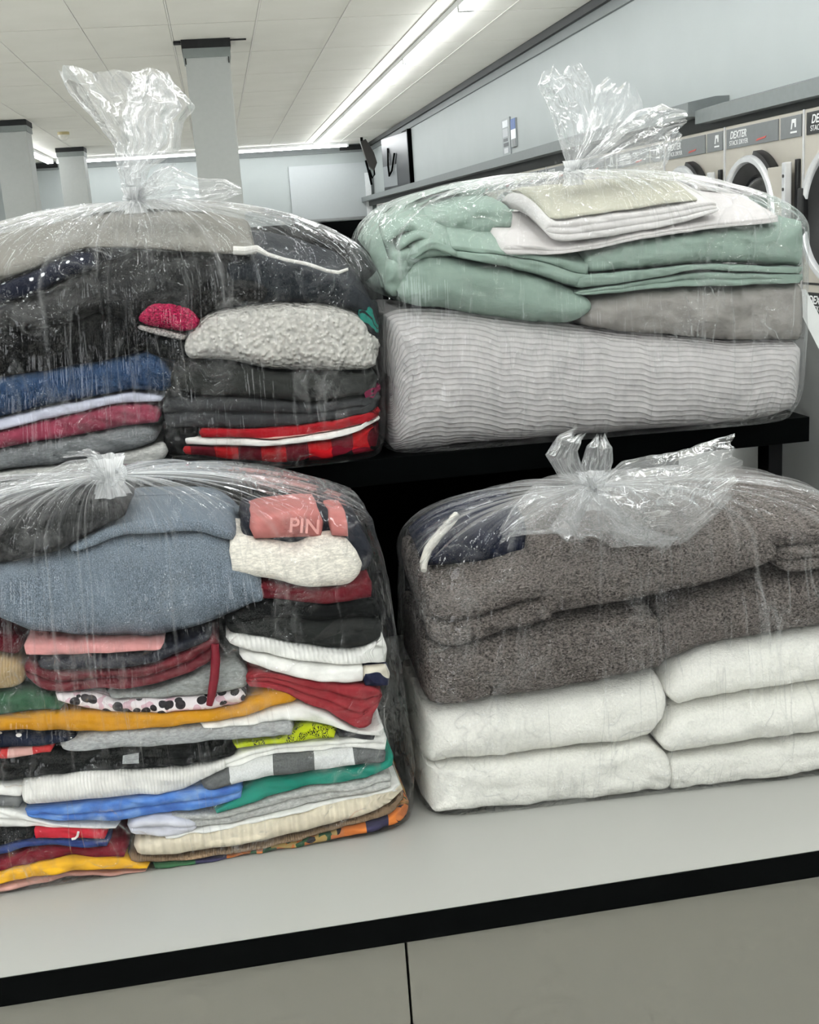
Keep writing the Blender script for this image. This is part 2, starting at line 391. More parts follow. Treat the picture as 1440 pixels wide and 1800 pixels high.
# ------------------------------------------------------------------ support columns
M_col = plain('column_paint', (178, 181, 178), 0.55, nz=0.02)
M_collar = plain('column_collar', (128, 134, 132), 0.5)
def column(x0, x1, y0, label, flank=False):
    r = empty('support_column', ((x0+x1)/2, y0+0.2, 0))
    MB().box((x0, y0, 0), (x1, y0+0.4, 3.1), 0.006).build('shaft', M_col, r)
    e = 0.012
    MB().box((x0-e, y0-e, 2.985), (x1+e, y0+0.4+e, 3.052)).build('collar', M_collar, r)
    MB().box((x0-e-0.006, y0-e-0.006, 3.052), (x1+e+0.006, y0+0.4+e+0.006, 3.114)).build('collar_top', M_dark, r)
    if flank:
        MB().box((x0-0.075, y0+0.02, 3.095), (x0-0.02, y0+0.10, 3.114)).build('gap_plate', M_dark, r)
        MB().box((x1+0.02, y0+0.05, 3.105), (x1+0.14, y0+0.075, 3.114)).build('gap_plate', M_dark, r)
        for x in (x0+0.002, x1-0.008): MB().box((x-0.003, y0-0.003, 2.94), (x+0.006, y0, 2.985)).build('corner_bead', M_dark, r)
    tag(r, label, 'column')
column(-0.085, 0.245, 9.33, 'nearest pale grey square column, behind the tied top of the upper left bag', True)
column(-2.34, -1.98, 14.15, 'pale grey square column cut off by the left picture edge')
column(-2.16, -1.79, 18.25, 'farthest thin pale grey square column below the ceiling dome')

# ------------------------------------------------------------------ fluorescent lights
M_house = plain('light_housing', (235, 236, 235), 0.4)
M_tube = emit('fluorescent_tube', (0.96, 0.99, 1.0), TUBE_STRENGTH)
def fixture(x, y0, y1, label, group, along='y', zt=CEIL-0.002, ends=True):
    r = empty('fluorescent_light', (x, (y0+y1)/2, zt) if along == 'y' else ((y0+y1)/2, x, zt))
    def bx(a0, a1, b0, b1, z0, z1, bev=0.0):
        m = MB(); m.box((a0, b0, z0) if along == 'y' else (b0, a0, z0), (a1, b1, z1) if along == 'y' else (b1, a1, z1), bev); return m
    bx(x-0.055, x+0.055, y0, y1, zt-0.045, zt, 0.008).build('housing', M_house, r)
    for dx in (-0.032, 0.032):
        p = [(x+dx, y0+0.03, zt-0.062), (x+dx, y1-0.03, zt-0.062)]
        if along != 'y': p = [(q[1], q[0], q[2]) for q in p]
        MB().tube(p, 0.0165, 10).build('tube', M_tube, r, True)
    for e in (y0, y1):
        s = 1 if e == y0 else -1
        a, b = sorted((e, e+s*0.03))
        bx(x-0.052, x+0.052, a, b, zt-0.078, zt-0.04).build('lamp_holder', M_house, r)
    tag(r, label, 'ceiling light', group)
yy = 20.2; k = 0
while yy > -1.5:
    a = yy-2.40
    ORD = ('first', 'second', 'third', 'fourth', 'fifth', 'sixth', 'seventh', 'eighth', 'ninth', 'tenth', 'eleventh', 'twelfth', 'thirteenth', 'fourteenth', 'fifteenth', 'sixteenth', 'seventeenth', 'eighteenth')
    if a > -8: fixture(1.83, a, yy-0.01, ORD[k]+' fluorescent batten from the far wall in the long diagonal row', 'fluorescent battens in the long row'); k += 1
    yy = a
for a in (20.2, 17.79, 15.73, 13.32, 10.91, 8.5, 6.09, 3.68, 1.27):
    fixture(-2.52 if a > 17 else -3.4, a-2.4, a, 'fluorescent batten in the left row, seen between the left and farthest columns' if a > 18 else 'fluorescent batten of the left row hidden beyond the left column', 'fluorescent battens on the left')
for x in (0.75, -0.6, -1.9, -5.2):  # extra out-of-view rows, added to light the bag fronts
    for a in (4.6, 2.15, -0.3):
        fixture(x, a-2.4, a, 'added unseen fluorescent batten above the photographer', 'added unseen fluorescent battens above the counter')
fixture(20.3, -2.43, -0.02, 'fluorescent batten along the far wall, left of the nearest column', 'fluorescent battens along the far wall', 'x', CEIL-0.002)
fixture(20.3, 0.0, 2.38, 'fluorescent batten along the far wall, right of the nearest column', 'fluorescent battens along the far wall', 'x', CEIL-0.002)

# ------------------------------------------------------------------ small things on ceiling and walls
r = empty('ceiling_dome', (-1.77, 15.9, CEIL))
MB().tube([(-1.77, 15.9, CEIL), (-1.77, 15.9, CEIL-0.035)], 0.075, 24).build('base_ring', plain('dome_base', (186, 172, 128), 0.5), r, True)
m = MB(); rs = [(0.07*math.cos(a), CEIL-0.035-0.07*math.sin(a)) for a in [i*math.pi/2/7 for i in range(8)]]
m.tube([(-1.77, 15.9, z) for _, z in rs], [max(q, 0.002) for q, _ in rs], 24); m.build('dome', plain('dome_white', (226, 224, 214), 0.25), r, True)
tag(r, 'small white dome sensor hanging from the ceiling above the farthest column', 'sensor')

def wall_sign(y0, y1, z0, z1, label, patches):
    r = empty('wall_sign', (2.85, (y0+y1)/2, z0))
    MB().box((2.845, y0, z0), (2.859, y1, z1)).build('board', plain('sign_board', (150, 155, 156), 0.5), r)
    for (a0, a1, b0, b1, rgb) in patches:
        MB().box((2.842, y1-(y1-y0)*a1, z0+(z1-z0)*b0), (2.8455, y1-(y1-y0)*a0, z0+(z1-z0)*b1)).build('printed_patch', plain('sign_print', rgb, 0.5), r)
    tag(r, label, 'sign')
wall_sign(11.11, 11.42, 2.25, 2.59, 'narrow grey instruction board on the white wall above the dryers', [(0.15, 0.8, 0.76, 0.94, (214, 218, 220)), (0.15, 0.8, 0.5, 0.72, (176, 180, 182)), (0.2, 0.7, 0.38, 0.46, (90, 94, 96)), (0.2, 0.8, 0.24, 0.34, (84, 88, 90)), (0.25, 0.75, 0.06, 0.2, (208, 210, 212))])
wall_sign(10.88, 11.07, 2.31, 2.56, 'small blue and white poster beside the grey board on the white wall', [(0.05, 0.95, 0.62, 1.0, (54, 88, 146)), (0.05, 0.95, 0.28, 0.62, (236, 238, 240)), (0.2, 0.9, 0.02, 0.28, (122, 126, 126))])

r = empty('wall_television', (2.76, 17.6, 2.18))
MB().prism([(2.62, 18.05), (2.66, 18.09), (2.845, 16.75), (2.805, 16.72)], 'z', 2.20, 2.95).build('screen_case', plain('tv_case', (26, 28, 32), 0.35), r)
MB().prism([(2.616, 18.03), (2.620, 18.05), (2.72, 17.33), (2.716, 17.33)], 'z', 2.25, 2.55).build('screen_sheen', plain('tv_screen', (120, 124, 126), 0.3), r)
MB().box((2.80, 16.7, 2.24), (2.859, 17.2, 2.98)).build('bracket', M_black, r)
MB().tube([(2.66, 17.7, 2.80), (2.645, 17.68, 2.55), (2.64, 17.6, 2.40), (2.67, 17.5, 2.47), (2.70, 17.35, 2.70)], 0.014).build('cable', M_black, r, True)
tag(r, 'black wall television with looped cable in the far right corner', 'television')
r = empty('fan_bracket', (2.62, 19.6, 3.0))
m = MB(); m.prism([(2.49, 3.05), (2.58, 3.08), (2.70, 2.86), (2.74, 2.70), (2.68, 2.58), (2.60, 2.66), (2.55, 2.82)], 'y', 19.5, 19.62); m.build('folded_arm', plain('bracket_brown', (52, 49, 46), 0.5), r)
MB().tube([(2.56, 19.55, 2.75), (2.60, 19.55, 2.55), (2.63, 19.55, 2.36)], 0.018).build('cable', M_black, r, True)
MB().tube([(2.68, 19.55, 2.68), (2.69, 19.55, 2.52), (2.65, 19.55, 2.46), (2.61, 19.55, 2.60)], 0.014).build('cable', M_black, r, True)
MB().box((2.50, 19.55, 3.0), (2.54, 19.59, CEIL)).build('drop_rod', M_black, r)
tag(r, 'dark folded bracket with dangling cables hanging left of the television', 'bracket')
r = empty('white_board', (2.0, YB-0.03, 1.85))
MB().box((1.38, YB-0.05, 1.87), (2.80, YB-0.001, 2.80)).build('board', plain('board_white', (178, 183, 184), 0.35, nz=0.01), r)
MB().box((1.35, YB-0.11, 1.845), (2.74, YB-0.02, 1.885)).build('tray', plain('aluminium', (150, 152, 152), 0.35, 0.7), r)
MB().box((1.35, YB-0.12, 1.86), (1.40, YB-0.05, 1.99)).build('end_clip', plain('clip_grey', (110, 112, 112), 0.4), r)
MB().box((2.70, YB-0.09, 1.885), (2.80, YB-0.045, 2.62)).build('side_rail', plain('rail_white', (238, 240, 240), 0.35), r)
tag(r, 'white board with grey tray mounted on the far wall', 'board')

# ------------------------------------------------------------------ stack dryers
M_steel = plain('brushed_steel', (182, 177, 166), 0.4, 0.3, nz=0.03, scale=6)
M_panel = plain('dryer_panel', (104, 107, 108), 0.35)
M_panelk = plain('dryer_panel_dark', (30, 32, 32), 0.3)
M_ring = plain('door_ring', (226, 227, 228), 0.25, 0.5)
M_rub = plain('door_gasket', (14, 14, 15), 0.5)
M_glass = plain('door_glass', (30, 32, 34), 0.06, spec=0.8)
M_print = plain('panel_print', (216, 217, 216), 0.5)
M_red = plain('panel_red', (176, 74, 66), 0.5)
XD = 2.70
def TM(y, z, off=0.0): # text frame on a face looking towards -X
    return Matrix(((0, 0, -1, XD-off), (-1, 0, 0, y), (0, 1, 0, z), (0, 0, 0, 1)))
def dryer(y0, dark=False):
    W = 0.852; y1 = y0+W
    r = empty('stack_dryer', (XD+0.3, y0+W/2, 0))
    MB().box((XD, y0+0.006, 0.06), (XD+0.58, y1-0.006, 2.045), 0.006).build('cabinet', M_steel, r)
    MB().box((XD-0.004, y0-0.004, 0.06), (XD+0.02, y0+0.006, 2.045)).build('edge_strip', M_ring, r)
    pm = M_panelk if dark else M_panel
    for zb in (0.0, -0.80):
        cp = MB().box((XD-0.006, y0+0.244, 1.930+zb), (XD+0.01, y1-0.031, 2.028+zb), 0.002).build('control_panel', pm if zb == 0 else M_panelk, r)
        kp = MB().box((XD-0.006, y0+0.017, 1.930+zb), (XD+0.01, y0+0.218, 2.028+zb), 0.002).build('coin_panel', pm if zb == 0 else M_panelk, r)
        text_obj('lettering', 'DEXTER', 0.052, TM(y1-0.077, 1.978+zb, 0.0065), M_print, cp, shear=0.25, weight=0.001)
        text_obj('lettering', 'STACK DRYER', 0.034, TM(y1-0.07, 1.945+zb, 0.0065), M_print, cp)
        MB().prism([(y0+0.36, 1.962+zb), (y0+0.46, 1.955+zb), (y0+0.476, 1.945+zb), (y0+0.375, 1.952+zb)], 'x', XD-0.0075, XD-0.006).build('red_badge', M_red, cp)
        cy = y0+0.092
        MB().prism([(cy-0.028, 1.985+zb), (cy-0.028, 2.012+zb), (cy+0.012, 2.012+zb), (cy+0.022, 1.968+zb), (cy+0.012, 1.968+zb), (cy+0.005, 1.995+zb), (cy-0.012, 1.995+zb), (cy-0.016, 1.975+zb), (cy-0.026, 1.975+zb)], 'x', XD-0.0075, XD-0.006).build('coin_mark', M_print, kp)
        MB().box((XD-0.0075, cy-0.035, 1.950+zb), (XD-0.006, cy+0.025, 1.958+zb)).build('coin_mark', M_print, kp)
        c = (XD, y0+0.462, 1.578+zb)
        dr = MB().ringx(c, [(0.302, 0.0), (0.302, -0.06), (0.292, -0.072), (0.270, -0.072), (0.263, -0.06), (0.263, 0.0)]).build('door_ring', M_ring, r, True)
        MB().ringx(c, [(0.305, 0.0), (0.325, -0.006), (0.322, -0.05), (0.3035, -0.055)], 48, math.pi*0.55, math.pi*0.80).build('door_hood', M_rub, dr, True)
        MB().ringx(c, [(0.264, -0.05), (0.248, -0.045), (0.205, -0.010), (0.196, -0.012)]).build('gasket', M_rub, dr, True)
        MB().ringx(c, [(0.197, -0.012), (0.17, -0.03), (0.13, -0.045), (0.06, -0.052), (0.0005, -0.054)]).build('door_glass', M_glass, dr, True)
        MB().box((XD-0.060, y0+0.080, 1.33+zb), (XD-0.02, y0+0.24, 1.806+zb), 0.004).build('hinge_plate', M_steel, dr)
        MB().box((XD-0.066, y0+0.052, 1.30+zb), (XD-0.03, y0+0.085, 1.822+zb), 0.006).build('handle_bar', M_ring, dr)
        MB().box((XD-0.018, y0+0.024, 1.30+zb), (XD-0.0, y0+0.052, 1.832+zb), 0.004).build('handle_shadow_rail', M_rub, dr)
        MB().box((XD-0.075, y0+0.715, 1.46+zb), (XD-0.02, y0+0.765, 1.70+zb), 0.006).build('latch', M_rub, dr)
        for q in (1.76, 1.70): MB().tube([(XD-0.069, y0+0.066, q+zb), (XD-0.064, y0+0.066, q+zb)], 0.008, 10).build('screw', M_rub, dr)
    MB().box((XD-0.004, y0+0.01, 1.262), (XD+0.01, y1-0.01, 1.272)).build('joint_strip', M_rub, r)
    MB().box((XD+0.05, y0+0.01, 0.0), (XD+0.55, y1-0.01, 0.06)).build('plinth', M_rub, r)
    return r
def copy_tree(o, loc, parent=None):
    c = o.copy(); COL.objects.link(c)
    if parent is None: c.location = loc
    else: c.parent = parent; c.matrix_parent_inverse = o.matrix_parent_inverse.copy()
    for ch in o.children: copy_tree(ch, loc, c)
    return c
d0 = dryer(5.152)
tag(d0, 'steel stack dryer with grey control strip and silver ring door behind the mint blanket bag', 'dryer', 'stack dryers along the right wall')
dk = dryer(4.300, True)
tag(dk, 'steel stack dryer with black control strip cut off by the right picture edge', 'dryer', 'stack dryers along the right wall')
for k in range(1, 17):
    c = copy_tree(d0, (d0.location.x, d0.location.y+0.852*k, 0))
    c['label'] = ('steel stack dryer with silver ring door beside the tied top of the upper right bag' if k == 1 else ORD[k+1]+' stack dryer from the right picture edge, far along the right wall')

# ------------------------------------------------------------------ folding counter and raised shelf
ZC, YE = 0.87, 1.186
r = empty('folding_counter', (0.2, 1.7, 0))
M_lam = plain('worktop_laminate', (148, 148, 143), 0.32, nz=0.012, scale=4)
M_lamb = plain('cabinet_laminate', (106, 104, 94), 0.42, nz=0.012, scale=4)
MB().box((-2.2, YE+0.002, ZC-0.034), (1.9, 2.2, ZC)).build('worktop', M_lam, r)
MB().box((-2.2, YE, ZC-0.036), (1.9, YE+0.012, ZC-0.0008), 0.0008).build('edge_band', M_black, r)
MB().box((-2.2, YE+0.03, 0.1), (1.9, 2.15, ZC-0.036)).build('carcass', M_black, r)
for a, b in ((-2.2, -0.96), (-0.957, 0.1345), (0.1375, 1.232), (1.235, 1.9)):
    MB().box((a, YE+0.012, 0.12), (b, YE+0.03, ZC-0.037), 0.0006).build('front_panel', M_lamb, r)
MB().box((-2.2, YE+0.08, 0), (1.9, 2.1, 0.1)).build('plinth', M_black, r)
tag(r, 'long pale laminate folding counter with a black front edge', 'counter')
ZS, YS = 1.314, 1.69
r = empty('raised_shelf', (0.0, 1.9, ZC))
MB().box((-1.6, YS, ZS-0.040), (0.902, 2.13, ZS), 0.001).build('shelf_board', M_black, r)
MB().box((-1.6, 2.13, ZC), (0.86, 2.15, 1.668)).build('back_board', M_black, r)
for x in (0.855, -0.35, -1.5):
    MB().box((x-0.012, YS+0.02, ZC), (x+0.012, YS+0.06, ZS-0.04), 0.002).build('post', M_blackm, r)
tag(r, 'black raised shelf with black back board standing on the counter', 'shelf')
r = MB().prism([(1.50, ZC), (2.60, ZC), (2.60, 1.50), (1.865, 1.50), (1.66, 1.32), (1.50, 1.18)], 'x', 0.955, 0.985).build('end_partition', plain('partition_white', (168, 170, 167), 0.5, nz=0.02))
tag(r, 'pale grey end partition with a sloping top edge right of the black shelf', 'partition')
# ------------------------------------------------------------------ bags: geometry of the front surface
class Bag:
    """front surface of a filled bag: nearly upright plane, rounding over into a dome that ends at the knot"""
    def __init__(s, y0, z0, k, kx, x0, zs, knot, p, yb):
        s.y0, s.z0, s.k, s.kx, s.x0, s.zs, s.knot, s.p, s.yb = y0, z0, k, kx, x0, zs, knot, p, yb
        s.drop = (0.0, 0.0)
    def sag(s, x):
        sides = HULL[id(s)][0]; xL, xR = sides[-1][1], sides[-1][2]; kx_ = s.knot[0]
        return np.where(x > kx_, s.drop[1]*np.clip((x-kx_)/(xR-kx_), 0, 1)**2, s.drop[0]*np.clip((kx_-x)/(kx_-xL), 0, 1)**2)
    def front(s, x, z):
        x, z = np.asarray(x, float), np.asarray(z, float)
        zc = np.minimum(z, s.zs)
        y = s.y0+s.kx*(x-s.x0)+s.k*(zc-s.z0)
        q = np.clip((z-s.zs)/(s.knot[2]-s.zs), 0, 0.98)
        f = (1-q**s.p)**(1/s.p)
        return np.where(z > s.zs, s.knot[1]-(s.knot[1]-y)*f, y)
    def unp(s, px, py, off=0.0):
        y = s.y0
        for _ in range(12):
            P = atY(px, py, y); y = float(s.front(P[0], P[2]))-off
        return atY(px, py, y)
LL = Bag(1.368, 0.87, 0.13, 0.02, -0.1, 1.265, (-0.166, 1.455, 1.374), 2.2, 1.655)
LR = Bag(1.386, 0.87, 0.12, -0.06, 0.3, 1.165, (0.478, 1.475, 1.292), 3.0, 1.655)
UL = Bag(1.672, 1.316, 0.10, 0.0, 0.0, 1.575, (-0.109, 1.79, 1.712), 2.0, 2.08)
UR = Bag(1.674, 1.316, 0.06, -0.07, 0.5, 1.60, (0.545, 1.79, 1.714), 2.6, 2.08)

HULL = {}
LL.drop = (0.0, 0.05); LR.drop = (0.028, 0.014); UR.drop = (0.0, 0.045); UL.drop = (0.0, 0.01)
def set_hull(bag, sides, yb, margin): HULL[id(bag)] = (sides, yb, margin)
set_hull(UL, [(1.316, -0.50, 0.222), (1.42, -0.505, 0.234), (1.52, -0.505, 0.242), (1.578, -0.49, 0.236)], 2.10, 0.012)
set_hull(UR, [(1.316, 0.222, 0.874), (1.36, 0.224, 0.890), (1.48, 0.228, 0.898), (1.603, 0.228, 0.900)], 2.10, 0.012)
set_hull(LL, [(0.871, -0.52, 0.186), (0.95, -0.53, 0.192), (1.09, -0.53, 0.186), (1.20, -0.52, 0.178), (1.268, -0.50, 0.165)], 1.665, 0.011)
set_hull(LR, [(0.871, 0.196, 0.84), (0.99, 0.205, 0.85), (1.10, 0.212, 0.85), (1.168, 0.216, 0.845)], 1.665, 0.011)
def keep_inside(bag, P, k=0.982):
    sides, yb, margin = HULL[id(bag)]
    zsd = np.array([s[0] for s in sides]); zsh = zsd[-1]
    P[..., 2] = np.minimum(P[..., 2], bag.knot[2]-0.008-bag.sag(P[..., 0]))
    x, y, z = P[..., 0], P[..., 1], P[..., 2]
    z = z+bag.sag(x)*np.clip((z-zsh)/(bag.knot[2]-zsh), 0, 1)
    zc = np.clip(z, zsd[0], zsh)
    xL, xR = np.interp(zc, zsd, [s[1] for s in sides]), np.interp(zc, zsd, [s[2] for s in sides])
    yF = bag.y0+bag.k*(np.minimum(zc, bag.zs)-bag.z0)-margin
    q = np.clip((z-zsh)/(bag.knot[2]-zsh), 0, 0.995); f = (1-q**bag.p)**(1/bag.p)
    kx_, ky_ = bag.knot[0], bag.knot[1]
    xL, xR = kx_+(xL-kx_)*f, kx_+(xR-kx_)*f
    yF, yB = ky_+(yF-ky_)*f, ky_+(yb-ky_)*f
    sh = bag.kx*(x-bag.x0)*f
    cx, cy = (xL+xR)/2, (yF+yB)/2; a, b_ = (xR-xL)/2, (yB-yF)/2
    dx, dy = x-cx, y-sh-cy
    n = 9.0*f+2.4*(1-f)
    rho = (np.abs(dx/a)**n+np.abs(dy/b_)**n)**(1/n)
    s = np.minimum(1, k/np.maximum(rho, 1e-6))
    P[..., 0] = cx+dx*s; P[..., 1] = cy+dy*s+sh
def resample(pts, X):
    pts = sorted(pts, key=lambda p: p[0]); xs_ = np.array([p[0] for p in pts]); zs_ = np.array([p[1] for p in pts])
    return np.interp(X, xs_, zs_)
def gsm(a, n):
    if n < 1: return a
    k = np.ones(2*n+1)/(2*n+1); p = np.pad(a, n, mode='edge'); p = np.convolve(p, k, 'valid'); p = np.pad(p, n, mode='edge'); return np.convolve(p, k, 'valid')
_seed = [0]
def cloth_mesh(bag, top, bot, lobes=1, off=0.0, depth=0.24, nose=None, rend=(0.012, 0.012), wr=1.5, rise=0.0, res=0.0045, droop=0.0, fuzz=0.0, fuzzf=220, crease=1.6, skew=0.0, sm=0.02):
    """one folded textile: outline of its front edge (traced at the bag front, at its real distance), wrapped round a fold and carried back into the pile"""
    _seed[0] += 1; sd = _seed[0]*3.7
    T = [bag.unp(x, y, off) for x, y in top]; B = [bag.unp(x, y, off) for x, y in bot]
    x0 = min(min(p[0] for p in T), min(p[0] for p in B)); x1 = max(max(p[0] for p in T), max(p[0] for p in B))
    n = max(12, int((x1-x0)/res)); X = np.linspace(x0, x1, n)
    zt = gsm(resample([(p[0], p[2]) for p in T], X), max(1, int(sm/2/res)) if sm else 0)
    zb = gsm(resample([(p[0], p[2]) for p in B], X), max(1, int(sm/2/res)) if sm else 0)
    h = np.maximum(zt-zb, 0.003)
    # rounded ends
    s = np.ones(n)
    for side, rr in enumerate(rend):
        if rr <= 0: continue
        d = (X-x0) if side == 0 else (x1-X)
        q = np.clip(1-d/rr, 0, 1); s = np.minimum(s, np.sqrt(np.maximum(1-q*q, 0.0)))
    s = 0.12+0.88*s
    zm = (zt+zb)/2; zt2, zb2 = zm+h/2*s-0.0004, zm-h/2*s+0.0004
    nf = max(10, 9*lobes+3); tf = np.linspace(0, 1, nf)
    lt = (tf*lobes) % 1.0; lt[-1] = 1.0; ls = lt*2-1
    prof = 1-np.sqrt(np.maximum(1-np.abs(ls)**2.4, 0))
    M = []
    hh = (zt2-zb2)
    nr = np.minimum(hh/lobes*0.5, 0.022) if nose is None else np.minimum(hh/lobes*0.6, nose)
    recede = (1-s)*0.02
    zf = zt2[:, None]+(zb2-zt2)[:, None]*tf[None, :]
    # neighbouring lobes of one folded stack are not perfectly flush
    li = np.minimum((tf*lobes).astype(int), lobes-1)
    jit = np.array([math.sin(sd*1.7+q*2.3)*0.0035 for q in range(max(1, lobes))])[li] if lobes > 1 else np.zeros(nf)
    yf = bag.front(X[:, None]+0*zf, zf)-off+nr[:, None]*prof[None, :]+recede[:, None]+jit[None, :]
    yfm = yf.min(axis=1)
    yb = np.minimum(yfm+depth, bag.yb-0.004)
    def row(yv, zv): M.append((yv, zv))
    for i in range(nf): row(yf[:, i], zf[:, i])
    for q in (0.2, 0.5, 0.8): row(yf[:, -1]+(yb-yf[:, -1])*q, zb2+rise*math.sin(q*math.pi/2))
    for q in (0.06, 0.5, 0.94): row(yb, zb2+(zt2-zb2)*q+rise)
    tq = (0.9, 0.78, 0.66, 0.54, 0.42, 0.32, 0.22, 0.13, 0.06)
    for q in tq: row(yf[:, 0]+(yb-yf[:, 0])*q, zt2+rise*math.sin(q*math.pi/2)+0.0)
    m = len(M); P = np.zeros((n, m, 3))
    for j, (yv, zv) in enumerate(M): P[:, j, 0] = X; P[:, j, 1] = yv; P[:, j, 2] = zv
    # coherent sag shared by the whole pile, then the textile's own wrinkles
    x_, y_, z_ = P[..., 0].copy(), P[..., 1].copy(), P[..., 2].copy()
    fr = np.zeros(m); fr[:nf] = 1; fr[-3:] = 0.6
    P[..., 2] += 0.0018*pn(x_*14, y_*6, z_*10)+0.0009*pn(x_*40, y_*18, z_*20)
    P[..., 1] += fr*wr*(0.0040*pn(x_*16+sd, y_*4, z_*34)+0.0022*pn(x_*42+sd, y_*8, z_*70+5))
    P[..., 1] += fr*crease*0.0035*np.clip(ridge(x_*9+sd*2, 3.1, z_*30+x_*12)-0.55, 0, 1)
    P[..., 2] += wr*0.0012*pn(x_*30+sd, y_*30, sd)*(1-0.7*fr)
    P[..., 0] += wr*0.0015*pn(x_*20, y_*30+sd, z_*30)
    if fuzz:
        a = fuzz*pn(x_*fuzzf, y_*fuzzf, z_*fuzzf+sd); P[..., 1] -= fr*a; P[..., 2] += (0.3+0.5*(1-fr))*a
    P[..., 2] = np.maximum(P[..., 2], bag.z0+0.0012)
    keep_inside(bag, P)
    # UV in metres: u along the front, v around the fold
    dv = np.zeros((n, m)); d = np.sqrt(((P[:, 1:, 1:]-P[:, :-1, 1:])**2).sum(-1)); dv[:, 1:] = np.cumsum(d, axis=1)
    verts = P.reshape(-1, 3)
    i, j = np.meshgrid(np.arange(n-1), np.arange(m), indexing='ij'); j2 = (j+1) % m
    quads = np.stack([i*m+j, (i+1)*m+j, (i+1)*m+j2, i*m+j2], -1).reshape(-1, 4)
    faces = quads.tolist()+[list(range(m)), [(n-1)*m+q for q in range(m-1, -1, -1)]]
    me = bpy.data.meshes.new('cloth'); me.from_pydata(verts.tolist(), [], faces)
    uvl = me.uv_layers.new(name='UVMap')
    li_ = np.zeros(len(me.loops), int); me.loops.foreach_get('vertex_index', li_)
    U = (np.repeat((X-x0)[:, None], m, 1)).reshape(-1); V = dv.reshape(-1)
    uvl.data.foreach_set('uv', np.stack([U[li_], V[li_]], -1).astype(np.float32).reshape(-1))
    smooth(me)
    me['w'] = float(x1-x0)
    return me
def cloth_item(bag, name, label, cat, mat, top, bot, parent=None, group=None, **kw):
    me = cloth_mesh(bag, top, bot, **kw); me.name = name
    width = me['w']; del me['w']
    o = mesh_obj(name, me, mat(width) if callable(mat) else mat, parent)
    if parent is None: tag(o, label, cat, group)
    return o
# ------------------------------------------------------------------ contents of the lower left bag
WH = (236, 235, 230)
def C(*a, **k): return cloth(*a, **k)
gLL = 'clothes in the lower left bag'
def ll(name, label, cat, mat, top, bot, **kw): return cloth_item(LL, name, label, cat, mat, top, bot, group=gLL, **kw)
# left pile, from the counter up
ll('folded_shirt', 'pale pink garment lowest in the left pile of the lower left bag', 'clothing', C('pink_knit', (196,150,140)), [(-60,1570),(0,1555),(120,1537),(222,1531),(258,1530)], [(-60,1580),(0,1567),(140,1543),(250,1535),(262,1534)], off=-0.004, rend=(0,0.006))
ll('folded_shirt', 'golden yellow shirt folded near the bottom of the left pile', 'clothing', C('yellow_jersey', (234,178,46)), [(-60,1546),(0,1533),(60,1521),(110,1512),(222,1511),(262,1528)], [(-60,1569),(0,1555),(120,1537),(222,1532),(264,1531)], rend=(0,0.004), off=0.003)
ll('folded_shirt', 'plain maroon shirt folded on the yellow shirt', 'clothing', C('maroon_jersey', (118,26,40)), [(-60,1530),(0,1514),(60,1495),(83,1488),(155,1490),(218,1484),(224,1490)], [(-60,1546),(0,1533),(60,1521),(110,1512),(222,1510)], rend=(0,0.006))
ll('folded_shorts', 'navy blue garment folded between maroon shirt and red shorts', 'clothing', C('navy_jersey', (44,62,116)), [(-60,1500),(0,1490),(55,1480),(97,1478),(195,1480)], [(-60,1526),(0,1508),(40,1495),(83,1488),(155,1490),(195,1491)], rend=(0,0.005), off=0.002)
ll('folded_leggings', 'black garment beside the red shorts at the left picture edge', 'clothing', C('black_jersey', (20,21,22)), [(-60,1468),(0,1464),(60,1459)], [(-60,1500),(0,1490),(58,1478)], rend=(0,0.008))
rs_ = ll('folded_shorts', 'red shorts with a white and black drawcord loop in the left pile', 'clothing', C('red_jersey', (188,28,48)), [(60,1459),(128,1460),(189,1464)], [(57,1477),(120,1478),(190,1480)], rend=(0.004,0.004), off=0.003)
pp = [LL.unp(x, y, 0.006) for x, y in ((138,1462),(136,1470),(132,1474),(126,1475))]
MB().tube([tuple(p) for p in pp], 0.0016).build('drawcord', C('cord_white', (226,224,216)), rs_, True)
ll('folded_shirt', 'white shirt folded directly above the red shorts', 'clothing', C('white_jersey_a', WH), [(-60,1416),(0,1422),(42,1429),(69,1447),(139,1455),(208,1457)], [(-60,1464),(0,1460),(64,1458),(190,1463),(210,1461)], rend=(0,0.004), lobes=2)
ll('folded_shirt', 'small grey garment edge at the left under a white one', 'clothing', C('grey_jersey_a', (116,118,118)), [(-60,1400),(0,1402),(34,1404)], [(-60,1416),(0,1421),(40,1424)], rend=(0,0.004))
ll('folded_shirt', 'thin white garment at the left beside the white ribbed top', 'clothing', C('white_jersey_b', WH), [(-60,1380),(0,1381),(40,1382)], [(-60,1400),(0,1401),(40,1403)], rend=(0,0.004))
ll('folded_shirt', 'blue tie dye shirt folded under the white ribbed top', 'clothing', C('blue_tie_dye', (80,128,200), 'tiedye'), [(40,1428),(139,1418),(236,1407),(300,1399),(333,1394),(400,1384),(427,1379)], [(42,1437),(85,1445),(167,1453),(228,1447),(306,1433),(350,1430),(400,1417),(429,1403)], lobes=2, off=0.004, rend=(0.012,0.006))
ll('knit_sweater', 'white ribbed knit top folded above the blue tie dye shirt', 'clothing', C('white_rib_a', (232,230,224), 'rib', period=0.0042), [(30,1384),(43,1371),(139,1358),(228,1357),(306,1360),(361,1350),(400,1338)], [(38,1424),(139,1417),(236,1407),(314,1403),(345,1385),(356,1374),(395,1352)], off=0.006, rend=(0.012,0.004))
